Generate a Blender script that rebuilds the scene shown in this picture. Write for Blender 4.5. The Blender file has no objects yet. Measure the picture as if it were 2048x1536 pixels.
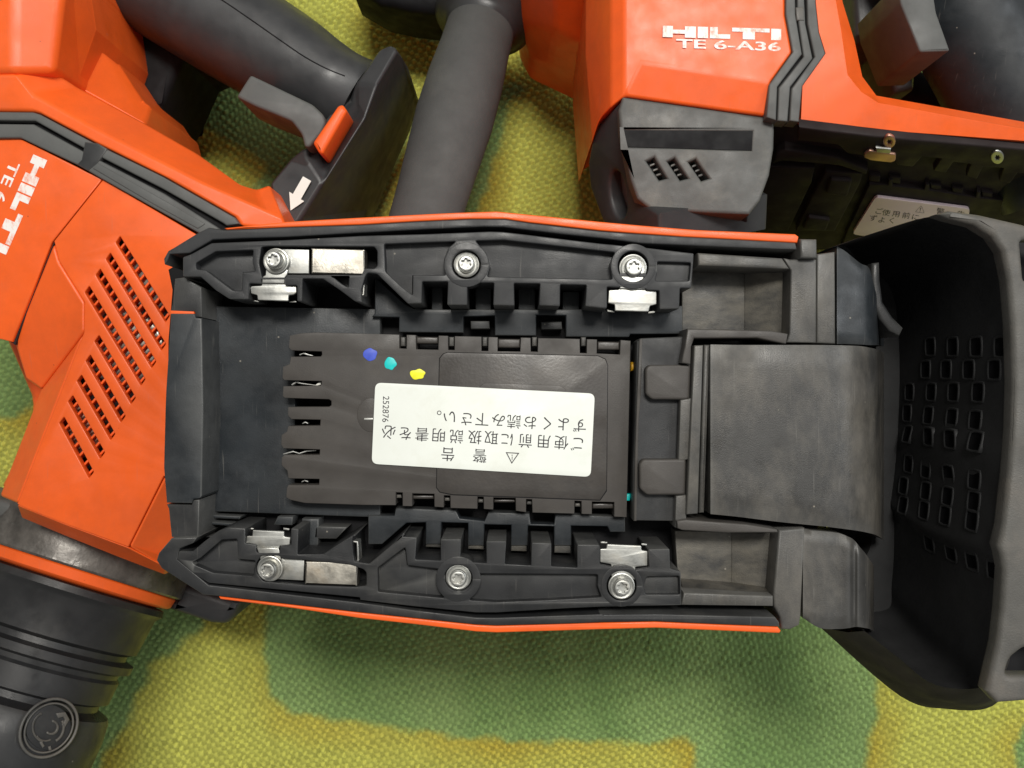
import bpy, bmesh, math, random
import numpy as np
from mathutils import Vector, Matrix

random.seed(7)
rng = np.random.default_rng(7)
S = bpy.context.scene
COL = S.collection

# ------------------------------------------------------------------ camera
D = 355.0            # lens height above the cloth, mm
F = 1774.0           # focal length in pixels of a 2048 px wide picture
cam_d = bpy.data.cameras.new("camera")
cam_d.sensor_width = 36.0
cam_d.lens = 36.0 * F / 2048.0
cam_d.clip_start = 0.005
cam_d.clip_end = 50.0
cam_d.dof.use_dof = True
cam_d.dof.focus_distance = 0.212
cam_d.dof.aperture_fstop = 62.0
cam = bpy.data.objects.new("camera", cam_d)
cam.location = (0, 0, D / 1000)
COL.objects.link(cam)
S.camera = cam

# ------------------------------------------------------------------ light
W = bpy.data.worlds.new("World")
S.world = W
W.use_nodes = True
bg = W.node_tree.nodes["Background"]
bg.inputs[0].default_value = (1.0, 0.98, 0.93, 1)
bg.inputs[1].default_value = 0.235


def area(name, loc, target, sx, sy, power, col):
    l = bpy.data.lights.new(name, 'AREA')
    l.shape = 'RECTANGLE'
    l.size = sx
    l.size_y = sy
    l.energy = power
    l.color = col
    o = bpy.data.objects.new(name, l)
    o.location = loc
    d = Vector(target) - Vector(loc)
    o.rotation_euler = d.to_track_quat('-Z', 'Y').to_euler()
    COL.objects.link(o)


area("ceiling_lamp", (0.08, 0.43, 1.2), (0, 0, 0.05), 0.42, 0.20, 12.6, (1.0, 0.965, 0.90))
area("ceiling_lamp_far", (0.95, 0.22, 1.0), (0, 0, 0.05), 0.5, 0.5, 5.0, (0.95, 0.98, 1.0))

S.view_settings.view_transform = 'Standard'
S.view_settings.look = 'None'
S.view_settings.exposure = 0.0
S.view_settings.gamma = 1.0
S.cycles.max_bounces = 6
S.cycles.use_denoising = True

# ------------------------------------------------------------------ pixel -> place helpers


def P(px, py, h):
    """point of the place that stands h mm above the cloth and is seen at px,py of the photograph (metres)"""
    s = (D - h) / F / 1000
    return Vector(((px - 1024) * s, (768 - py) * s, h / 1000))


def plane3(a, b, c):
    a, b, c = P(*a), P(*b), P(*c)
    n = (b - a).cross(c - a).normalized()
    if n.z < 0:
        n = -n
    return (a, n)


def hplane(h):
    return (Vector((0, 0, h / 1000)), Vector((0, 0, 1)))


def on_plane(px, py, pl):
    o = Vector((0, 0, D / 1000))
    d = P(px, py, 0) - o
    t = (pl[0] - o).dot(pl[1]) / d.dot(pl[1])
    return o + d * t


def frame_of(pl):
    n = pl[1]
    x = Vector((1, 0, 0))
    x = (x - n * x.dot(n)).normalized()
    y = n.cross(x)
    M = Matrix((x, y, n)).transposed().to_4x4()
    M.translation = pl[0]
    return M


def cr(ox, oy, k):
    return lambda pts: [(ox + x * k, oy + y * k) for x, y in pts]


C1 = cr(300, 400, .2734)
C2 = cr(720, 400, .2734)
C3 = cr(1200, 420, .2734)
C4 = cr(300, 820, .28645)
C5 = cr(720, 900, .2734)
C6 = cr(1200, 840, .29304)
C7 = cr(1560, 400, .32555)
C8 = cr(1560, 900, .35158)
K7 = cr(460, 470, .14648)
N1 = cr(0, 0, .32552)
N2 = cr(180, 0, .33203)
N3 = cr(0, 400, .39049)
N4 = cr(0, 960, .3751)
T6 = cr(1140, 0, .3125)
T7 = cr(1520, 0, .31243)
L4 = cr(720, 750, .24414)


def fillet(pts, r, n=3):
    out = []
    m = len(pts)
    for i in range(m):
        a, b, c = Vector(pts[i - 1]), Vector(pts[i]), Vector(pts[(i + 1) % m])
        u, v = a - b, c - b
        lu, lv = u.length, v.length
        if lu < 1e-6 or lv < 1e-6:
            continue
        rr = min(r, lu * .45, lv * .45)
        p, q = b + u / lu * rr, b + v / lv * rr
        for k in range(n + 1):
            t = k / n
            out.append(tuple(p * (1 - t) ** 2 + b * 2 * t * (1 - t) + q * t * t))
    return out


def circle(cx, cy, r, n=24, ry=None):
    ry = ry or r
    return [(cx + r * math.cos(2 * math.pi * k / n), cy + ry * math.sin(2 * math.pi * k / n)) for k in range(n)]


# ------------------------------------------------------------------ materials
MATS = {}


def mat(name, col, rough=.5, metal=0., var=.25, vscale=90., dust=None, dust_amt=.0, dust_scale=70.,
        bump=.0, bscale=1500., spec=.5, rvar=.15, scratch=.0, edge=.0, sharp=.24, speck=.0, stretch=None):
    m = bpy.data.materials.new(name)
    m.use_nodes = True
    nt = m.node_tree
    N, Lk = nt.nodes, nt.links
    b = N["Principled BSDF"]
    tc = N.new("ShaderNodeTexCoord")
    b.inputs["Metallic"].default_value = metal
    b.inputs["Specular IOR Level"].default_value = spec
    n1 = N.new("ShaderNodeTexNoise")
    n1.inputs["Scale"].default_value = vscale
    n1.inputs["Detail"].default_value = 6
    n1.inputs["Roughness"].default_value = .65
    Lk.new(tc.outputs["Object"], n1.inputs["Vector"])
    mr = N.new("ShaderNodeMapRange")
    mr.inputs["From Min"].default_value = .3
    mr.inputs["From Max"].default_value = .7
    mr.inputs["To Min"].default_value = 1 - var
    mr.inputs["To Max"].default_value = 1 + var
    Lk.new(n1.outputs["Fac"], mr.inputs["Value"])
    mul = N.new("ShaderNodeVectorMath")
    mul.operation = 'SCALE'
    mul.inputs[0].default_value = col
    Lk.new(mr.outputs[0], mul.inputs["Scale"])
    out = mul.outputs[0]
    if dust is not None:
        n2 = N.new("ShaderNodeTexNoise")
        n2.inputs["Scale"].default_value = dust_scale
        n2.inputs["Detail"].default_value = 9
        n2.inputs["Roughness"].default_value = .7
        n2.inputs["Distortion"].default_value = .15
        if stretch:
            mq = N.new("ShaderNodeMapping")
            mq.inputs["Scale"].default_value = stretch
            Lk.new(tc.outputs["Object"], mq.inputs["Vector"])
            Lk.new(mq.outputs[0], n2.inputs["Vector"])
        else:
            Lk.new(tc.outputs["Object"], n2.inputs["Vector"])
        m2 = N.new("ShaderNodeMapRange")
        m2.inputs["From Min"].default_value = .50 if sharp < .3 else .42
        m2.inputs["From Max"].default_value = .50 + sharp
        m2.inputs["To Min"].default_value = 0
        m2.inputs["To Max"].default_value = dust_amt
        Lk.new(n2.outputs["Fac"], m2.inputs["Value"])
        mx = N.new("ShaderNodeMix")
        mx.data_type = 'RGBA'
        Lk.new(m2.outputs[0], mx.inputs["Factor"])
        Lk.new(out, mx.inputs["A"])
        mx.inputs["B"].default_value = (*dust, 1)
        out = mx.outputs["Result"]
    if scratch > 0:
        mp = N.new("ShaderNodeMapping")
        mp.inputs["Scale"].default_value = (2500, 90, 300)
        mp.inputs["Rotation"].default_value = (0, 0, .5)
        Lk.new(tc.outputs["Object"], mp.inputs["Vector"])
        n4 = N.new("ShaderNodeTexNoise")
        n4.inputs["Scale"].default_value = 1
        n4.inputs["Detail"].default_value = 2
        Lk.new(mp.outputs[0], n4.inputs["Vector"])
        m4 = N.new("ShaderNodeMapRange")
        m4.inputs["From Min"].default_value = .68
        m4.inputs["From Max"].default_value = .78
        m4.inputs["To Max"].default_value = scratch
        Lk.new(n4.outputs["Fac"], m4.inputs["Value"])
        mx4 = N.new("ShaderNodeMix")
        mx4.data_type = 'RGBA'
        Lk.new(m4.outputs[0], mx4.inputs["Factor"])
        Lk.new(out, mx4.inputs["A"])
        mx4.inputs["B"].default_value = (.22, .21, .19, 1)
        out = mx4.outputs["Result"]
    if edge > 0:
        ge = N.new("ShaderNodeNewGeometry")
        me_ = N.new("ShaderNodeMapRange")
        me_.inputs["From Min"].default_value = .525
        me_.inputs["From Max"].default_value = .62
        me_.inputs["To Max"].default_value = edge
        Lk.new(ge.outputs["Pointiness"], me_.inputs["Value"])
        ml = N.new("ShaderNodeMath")
        ml.operation = 'MULTIPLY'
        Lk.new(me_.outputs[0], ml.inputs[0])
        Lk.new(n1.outputs["Fac"], ml.inputs[1])
        mx5 = N.new("ShaderNodeMix")
        mx5.data_type = 'RGBA'
        Lk.new(ml.outputs[0], mx5.inputs["Factor"])
        Lk.new(out, mx5.inputs["A"])
        mx5.inputs["B"].default_value = (.20, .20, .19, 1)
        out = mx5.outputs["Result"]
    if speck > 0:
        vs = N.new("ShaderNodeTexVoronoi")
        vs.inputs["Scale"].default_value = 230
        vs.inputs["Randomness"].default_value = 1
        Lk.new(tc.outputs["Object"], vs.inputs["Vector"])
        wn = N.new("ShaderNodeMapRange")
        wn.inputs["From Min"].default_value = .065
        wn.inputs["From Max"].default_value = .03
        wn.inputs["To Max"].default_value = speck
        Lk.new(vs.outputs["Distance"], wn.inputs["Value"])
        sx = N.new("ShaderNodeSeparateColor")
        Lk.new(vs.outputs["Color"], sx.inputs[0])
        gt = N.new("ShaderNodeMath")
        gt.operation = 'GREATER_THAN'
        gt.inputs[1].default_value = .72
        Lk.new(sx.outputs[0], gt.inputs[0])
        ms = N.new("ShaderNodeMath")
        ms.operation = 'MULTIPLY'
        Lk.new(wn.outputs[0], ms.inputs[0])
        Lk.new(gt.outputs[0], ms.inputs[1])
        mx6 = N.new("ShaderNodeMix")
        mx6.data_type = 'RGBA'
        Lk.new(ms.outputs[0], mx6.inputs["Factor"])
        Lk.new(out, mx6.inputs["A"])
        mx6.inputs["B"].default_value = (.32, .29, .24, 1) if col[0] < .5 else (.20, .045, .015, 1)
        out = mx6.outputs["Result"]
    Lk.new(out, b.inputs["Base Color"])
    rr = N.new("ShaderNodeMapRange")
    rr.inputs["From Min"].default_value = .3
    rr.inputs["From Max"].default_value = .7
    rr.inputs["To Min"].default_value = max(.05, rough - rvar)
    rr.inputs["To Max"].default_value = min(1., rough + rvar)
    n3 = N.new("ShaderNodeTexNoise")
    n3.inputs["Scale"].default_value = vscale * 1.7
    n3.inputs["Detail"].default_value = 5
    Lk.new(tc.outputs["Object"], n3.inputs["Vector"])
    Lk.new(n3.outputs["Fac"], rr.inputs["Value"])
    Lk.new(rr.outputs[0], b.inputs["Roughness"])
    if bump > 0:
        nb = N.new("ShaderNodeTexNoise")
        nb.inputs["Scale"].default_value = bscale
        nb.inputs["Detail"].default_value = 3
        Lk.new(tc.outputs["Object"], nb.inputs["Vector"])
        bp = N.new("ShaderNodeBump")
        bp.inputs["Strength"].default_value = bump
        bp.inputs["Distance"].default_value = .0004
        Lk.new(nb.outputs["Fac"], bp.inputs["Height"])
        Lk.new(bp.outputs[0], b.inputs["Normal"])
    MATS[name] = m
    return m


mat("orange_plastic", (.86, .120, .015), .40, rvar=.10, spec=.45, var=.06, dust=(.48, .075, .018), dust_amt=.45, dust_scale=70, sharp=.32, bump=.13, bscale=5000, speck=.6, scratch=.16)
mat("black_plastic", (.0165, .0172, .0185), .47, spec=.4, edge=.8, speck=.6, var=.25, dust=(.085, .082, .072), dust_amt=.30, bump=.12, bscale=4500, scratch=.25)
mat("rail_plastic", (.0215, .0225, .0245), .48, spec=.4, edge=.8, speck=.6, var=.22, dust=(.08, .08, .075), dust_amt=.22, bump=.12, bscale=4500, scratch=.25)
mat("blue_black_plastic", (.016, .0195, .023), .45, spec=.4, edge=.6, speck=.6, var=.3, dust=(.07, .075, .08), dust_amt=.35, bump=.10, bscale=4500, scratch=.3)
mat("cover_plastic", (.049, .044, .040), .52, spec=.4, edge=.5, var=.16, dust=(.085, .075, .062), dust_amt=.30, bump=.10, bscale=4500)
mat("panel_plastic", (.046, .041, .037), .42, var=.28, vscale=60, dust=(.075, .062, .048), dust_amt=.5, bump=.08)
mat("worn_rubber", (.043, .042, .040), .48, edge=.6, speck=.7, sharp=.40, stretch=(1.35, .75, 1), var=.3, dust=(.25, .225, .185), dust_amt=.7, dust_scale=42, bump=.16, bscale=3800, scratch=.3)
mat("dirty_plastic", (.028, .027, .025), .52, edge=.6, speck=.7, sharp=.34, stretch=(.8, 1.4, 1), var=.35, dust=(.27, .24, .185), dust_amt=.8, dust_scale=60, bump=.18, bscale=3500)
mat("grey_rubber", (.090, .092, .089), .62, var=.12, dust=(.15, .145, .13), dust_amt=.3, bump=.16, bscale=4000)
mat("cap_plastic", (.088, .090, .086), .6, var=.16, dust=(.21, .20, .17), dust_amt=.5, dust_scale=60, bump=.2, bscale=3500)
mat("pale_rubber", (.085, .082, .075), .6, var=.25, dust=(.17, .145, .12), dust_amt=.6, dust_scale=50, bump=.2, bscale=2500)
mat("cavity_rubber", (.024, .0245, .0255), .6, spec=.3, var=.2, bump=.1, bscale=3000)
mat("soft_rubber", (.032, .033, .035), .48, var=.14, dust=(.09, .085, .08), dust_amt=.2, bump=.10, bscale=4000)
mat("foam_rubber", (.072, .072, .070), .82, var=.10, dust=(.11, .108, .10), dust_amt=.5, dust_scale=40, bump=.35, bscale=2500)
mat("chuck_rubber", (.017, .0174, .0185), .42, var=.2, dust=(.07, .065, .06), dust_amt=.3, bump=.1, bscale=3500, speck=.4)
mat("pit_black", (.004, .004, .0045), .9, spec=.05, var=.2)
mat("deep_black", (.008, .008, .009), .7, spec=.2, var=.3)
mat("matte_skin", (.034, .032, .030), .85, spec=.15, var=.3, dust=(.06, .052, .045), dust_amt=.5, bump=.2, bscale=2500)
mat("dark_brown_plastic", (.022, .0160, .0165), .7, spec=.2, var=.3, dust=(.03, .022, .018), dust_amt=.4)
mat("zinc_steel", (.44, .445, .425), .46, 1., var=.12, vscale=150, dust=(.42, .36, .26), dust_amt=.35, dust_scale=160, rvar=.12, bump=.05)
mat("nickel_steel", (.40, .38, .335), .42, 1., var=.2, vscale=170, dust=(.36, .28, .19), dust_amt=.6, dust_scale=180, bump=.06)
mat("copper_metal", (.55, .33, .25), .5, 1., var=.2)
mat("worn_steel", (.10, .092, .083), .40, .35, var=.45, vscale=120, dust=(.26, .25, .23), dust_amt=.5, dust_scale=130, bump=.3, bscale=700)
mat("paper", (.77, .80, .75), .5, var=.03, vscale=60, dust=(.60, .60, .50), dust_amt=.5, dust_scale=55)
mat("paper_pink", (.90, .74, .78), .5, var=.03)
mat("ink", (.018, .014, .02), .6, var=.1)
mat("paint_blue", (.05, .09, .52), .5, var=.15, vscale=400)
mat("paint_cyan", (.0, .52, .50), .45, var=.12, vscale=400)
mat("paint_yellow", (.80, .78, .02), .5, var=.15, vscale=500)
mat("white_print", (.86, .82, .78), .55, var=.05, dust=(.82, .16, .04), dust_amt=.8, dust_scale=210, sharp=.15, stretch=(1.6, .9, 1))
mat("wire_yellow", (.85, .45, .02), .4)

# ------------------------------------------------------------------ object helpers


def link(name, me, m, parent=None, smooth=35):
    ob = bpy.data.objects.new(name, me)
    COL.objects.link(ob)
    if m:
        me.materials.append(MATS[m])
    if smooth is not None:
        for p in me.polygons:
            p.use_smooth = True
        me.set_sharp_from_angle(angle=math.radians(smooth))
    if parent is not None:
        r = parent
        off = Vector((0, 0, 0))
        while r is not None:
            off += r.location
            r = r.parent
        me.transform(Matrix.Translation(-off))
        ob.parent = parent
    return ob


def empty(name, loc, label, cat, group=None):
    o = bpy.data.objects.new(name, None)
    COL.objects.link(o)
    o.location = loc
    o.empty_display_size = .02
    o["label"] = label
    o["category"] = cat
    if group:
        o["group"] = group
    return o


def prism_mesh(loops, depth, bevel, res=2):
    """loops in metres, top at z 0, goes depth down"""
    c = bpy.data.curves.new('c', 'CURVE')
    c.dimensions = '2D'
    c.fill_mode = 'BOTH'
    c.extrude = max(depth / 2 - bevel, 1e-6)
    c.bevel_depth = bevel
    c.bevel_resolution = res if bevel > 0 else 0
    c.offset = -bevel
    for pts in loops:
        s = c.splines.new('POLY')
        s.points.add(len(pts) - 1)
        for p, q in zip(s.points, pts):
            p.co = (q[0], q[1], 0, 1)
        s.use_cyclic_u = True
    o = bpy.data.objects.new('c', c)
    me = bpy.data.meshes.new_from_object(o)
    bpy.data.objects.remove(o)
    bpy.data.curves.remove(c)
    bm = bmesh.new()
    bm.from_mesh(me)
    bmesh.ops.remove_doubles(bm, verts=bm.verts, dist=1e-6)
    bmesh.ops.translate(bm, verts=bm.verts, vec=(0, 0, -depth / 2))
    bmesh.ops.recalc_face_normals(bm, faces=bm.faces)
    bm.to_mesh(me)
    bm.free()
    return me


def prism(name, pts, h, depth, m, parent=None, holes=(), bevel=.25, dz=0., rnd=0., res=2, hrnd=0.):
    """outline in picture pixels on the plane h (number = level, tuple = plane), depth/bevel/dz in mm"""
    pl = h if isinstance(h, tuple) else hplane(h)
    if dz:
        pl = (pl[0] + pl[1] * dz / 1000, pl[1])
    M = frame_of(pl)
    Mi = M.inverted()
    if rnd:
        pts = fillet(pts, rnd)
    loops = [[tuple((Mi @ on_plane(x, y, pl))[:2]) for x, y in pts]]
    for hh in holes:
        if hrnd:
            hh = fillet(hh, hrnd)
        loops.append([tuple((Mi @ on_plane(x, y, pl))[:2]) for x, y in hh])
    me = prism_mesh(loops, depth / 1000, bevel / 1000, res)
    me.transform(M)
    return link(name, me, m, parent)


def facets(name, V, faces, m, parent=None, skirt=None, bevel=.8, inset=0., seg=3, smooth=40):
    """faces over picture points (px,py,h mm); boundary edges go down to level skirt"""
    bm = bmesh.new()
    vs = {k: bm.verts.new(P(*v)) for k, v in V.items()}
    for f in faces:
        bm.faces.new([vs[k] for k in f])
    bmesh.ops.recalc_face_normals(bm, faces=bm.faces)
    if sum(f.normal.z for f in bm.faces) < 0:
        bmesh.ops.reverse_faces(bm, faces=bm.faces)
    if skirt is not None:
        be = [e for e in bm.edges if e.is_boundary]
        r = bmesh.ops.extrude_edge_only(bm, edges=be)
        nv = [g for g in r['geom'] if isinstance(g, bmesh.types.BMVert)]
        cx = sum((v.co for v in nv), Vector()) / len(nv)
        for v in nv:
            d = v.co - cx
            v.co = Vector((cx.x + d.x * (1 - inset), cx.y + d.y * (1 - inset), skirt / 1000))
        bmesh.ops.recalc_face_normals(bm, faces=bm.faces)
    me = bpy.data.meshes.new(name)
    bm.to_mesh(me)
    bm.free()
    ob = link(name, me, m, parent, smooth)
    if bevel:
        b = ob.modifiers.new("round", 'BEVEL')
        b.width = bevel / 1000
        b.segments = seg
        b.limit_method = 'ANGLE'
        b.angle_limit = math.radians(12)
        b.harden_normals = True
    return ob


def grid_mesh(name, rows, m, parent=None, closed=False, smooth=50, caps=False):
    """rows of equally many world points"""
    n = len(rows[0])
    v = [tuple(p) for r in rows for p in r]
    f = []
    for i in range(len(rows) - 1):
        for j in range(n if closed else n - 1):
            a, b = i * n + j, i * n + (j + 1) % n
            f.append((a, b, b + n, a + n))
    if caps:
        f.append(tuple(range(n))[::-1])
        f.append(tuple((len(rows) - 1) * n + j for j in range(n)))
    me = bpy.data.meshes.new(name)
    me.from_pydata(v, [], f)
    bm = bmesh.new()
    bm.from_mesh(me)
    bmesh.ops.recalc_face_normals(bm, faces=bm.faces)
    if not closed and sum(q.normal.z * q.calc_area() for q in bm.faces) < 0:
        bmesh.ops.reverse_faces(bm, faces=bm.faces)
    bm.to_mesh(me)
    bm.free()
    return link(name, me, m, parent, smooth)


def lathe(name, base, axis, prof, m, parent=None, n=48, smooth=40, caps=True):
    """prof: (along mm, radius mm)"""
    a = Vector(axis).normalized()
    u = a.orthogonal().normalized()
    w = a.cross(u)
    rows = []
    for t, r in prof:
        c = base + a * t / 1000
        rows.append([c + (u * math.cos(2 * math.pi * k / n) + w * math.sin(2 * math.pi * k / n)) * max(r, .01) / 1000
                     for k in range(n)])
    return grid_mesh(name, rows, m, parent, True, smooth, caps)


def catmull(pts, n):
    pts = [np.array(p, float) for p in pts]
    out = []
    for i in range(len(pts) - 1):
        p0 = pts[max(i - 1, 0)]
        p1, p2 = pts[i], pts[i + 1]
        p3 = pts[min(i + 2, len(pts) - 1)]
        for k in range(n):
            t = k / n
            out.append(.5 * ((2 * p1) + (-p0 + p2) * t + (2 * p0 - 5 * p1 + 4 * p2 - p3) * t * t
                             + (-p0 + 3 * p1 - 3 * p2 + p3) * t ** 3))
    out.append(pts[-1])
    return out


def glyphs(text, bold=0.):
    c = bpy.data.curves.new('t', 'FONT')
    c.body = text
    c.size = 1
    c.fill_mode = 'FRONT'
    c.offset = bold
    o = bpy.data.objects.new('t', c)
    me = bpy.data.meshes.new_from_object(o)
    bpy.data.objects.remove(o)
    v = [tuple(q.co[:2]) for q in me.vertices]
    f = [tuple(p.vertices) for p in me.polygons]
    bpy.data.meshes.remove(me)
    return v, f


def print_mesh(name, pieces, pl, m, parent, lift=.03):
    """flat print: pieces = list of (verts in pixels, faces)"""
    pl = pl if isinstance(pl, tuple) else hplane(pl)
    pl = (pl[0] + pl[1] * lift / 1000, pl[1])
    V, Fc = [], []
    for v, f in pieces:
        o = len(V)
        V += [tuple(on_plane(x, y, pl)) for x, y in v]
        Fc += [tuple(o + i for i in q) for q in f]
    me = bpy.data.meshes.new(name)
    me.from_pydata(V, [], Fc)
    bm = bmesh.new()
    bm.from_mesh(me)
    for q in bm.faces:
        q.normal_update()
        if q.normal.z < 0:
            q.normal_flip()
    bm.to_mesh(me)
    bm.free()
    return link(name, me, m, parent, None)


def fit_text(text, O, Ux, Uy, bold=0.):
    """text box fitted to the parallelogram O (top left), Ux along, Uy down"""
    v, f = glyphs(text, bold)
    xs = [p[0] for p in v]
    ys = [p[1] for p in v]
    x0, x1, y0, y1 = min(xs), max(xs), min(ys), max(ys)
    w = []
    for x, y in v:
        a, b = (x - x0) / (x1 - x0), 1 - (y - y0) / (y1 - y0)
        w.append((O[0] + Ux[0] * a + Uy[0] * b, O[1] + Ux[1] * a + Uy[1] * b))
    return w, f


def char_at(ch, cx, cy, em, ang):
    v, f = glyphs(ch)
    ca, sa = math.cos(ang), math.sin(ang)
    out = []
    for x, y in v:
        x, y = (x - .5) * em, -(y - .36) * em
        out.append((cx + x * ca - y * sa, cy + x * sa + y * ca))
    return out, f


# ------------------------------------------------------------------ the cloth
def smooth_noise(x, y, scale, seed, octaves=3):
    r = np.random.default_rng(seed)
    out = np.zeros_like(x)
    amp = 1.
    for o in range(octaves):
        for _ in range(4):
            a = r.uniform(0, 2 * np.pi)
            k = 2 * np.pi / scale * 2 ** o * r.uniform(.7, 1.3)
            out += amp * np.sin(k * (x * np.cos(a) + y * np.sin(a)) + r.uniform(0, 6.28))
        amp *= .5
    return out / 5.


def sdf(px, py, poly):
    """signed distance in pixels, negative inside"""
    d = np.full(px.shape, 1e9)
    inside = np.zeros(px.shape, bool)
    n = len(poly)
    for i in range(n):
        ax, ay = poly[i]
        bx, by = poly[(i + 1) % n]
        ex, ey = bx - ax, by - ay
        wx, wy = px - ax, py - ay
        t = np.clip((wx * ex + wy * ey) / (ex * ex + ey * ey + 1e-9), 0, 1)
        d = np.minimum(d, np.hypot(wx - ex * t, wy - ey * t))
        c = ((ay > py) != (by > py)) & (px < (bx - ax) * (py - ay) / (by - ay + 1e-12) + ax)
        inside ^= c
    return np.where(inside, -d, d)


GREEN = [
    [(530, 1180), (523, 1300), (532, 1395), (570, 1425), (640, 1440), (740, 1453), (910, 1478), (1032, 1488), (1200, 1486),
     (1283, 1494), (1340, 1490), (1375, 1484), (1390, 1500), (1396, 1600), (1728, 1600), (1742, 1497), (1759, 1439),
     (1755, 1364), (1735, 1300), (1720, 1200), (1400, 1050), (700, 1050)],
    [(420, 1180), (401, 1245), (397, 1264), (371, 1279), (330, 1312), (292, 1335), (289, 1365), (266, 1395), (255, 1444),
     (229, 1481), (202, 1515), (180, 1600), (-120, 1600), (-120, 1180)],
    [(-150, 600), (110, 640), (80, 780), (55, 815), (20, 835), (-60, 840), (-150, 800)],
    [(290, 60), (420, 60), (640, 190), (700, 300), (640, 420), (540, 400), (505, 372), (522, 342), (525, 319), (465, 285),
     (412, 252), (386, 232), (346, 232), (319, 252), (290, 320), (150, 320), (150, 60)],
    [(725, 0), (745, 30), (775, 52), (810, 60), (850, 75), (890, 80), (900, -80), (700, -80)],
    [(806, 230), (822, 240), (790, 330), (765, 420), (750, 480), (660, 480), (700, 400), (770, 300)],
    [(990, 165), (1035, 158), (1055, 170), (1045, 185), (1020, 200), (1005, 260), (985, 330), (958, 420), (950, 520),
     (880, 520), (910, 400)],
    [(1040, 115), (1100, 118), (1200, 145), (1230, 300), (1178, 330), (1178, 250), (1165, 200), (1148, 163), (1120, 147), (1060, 130)],
    [(1660, 40), (1900, 60), (1850, 260), (1640, 240)],
    [(1180, -90), (1600, -90), (1600, 100), (1300, 60)],
    [(2090, 1380), (2300, 1330), (2300, 1620), (2060, 1620), (2040, 1500)],
    [(-250, 1000), (-60, 1080), (-120, 1300), (-260, 1250)],
    [(2080, 300), (2300, 250), (2350, 900), (2120, 800)],
]


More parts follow.
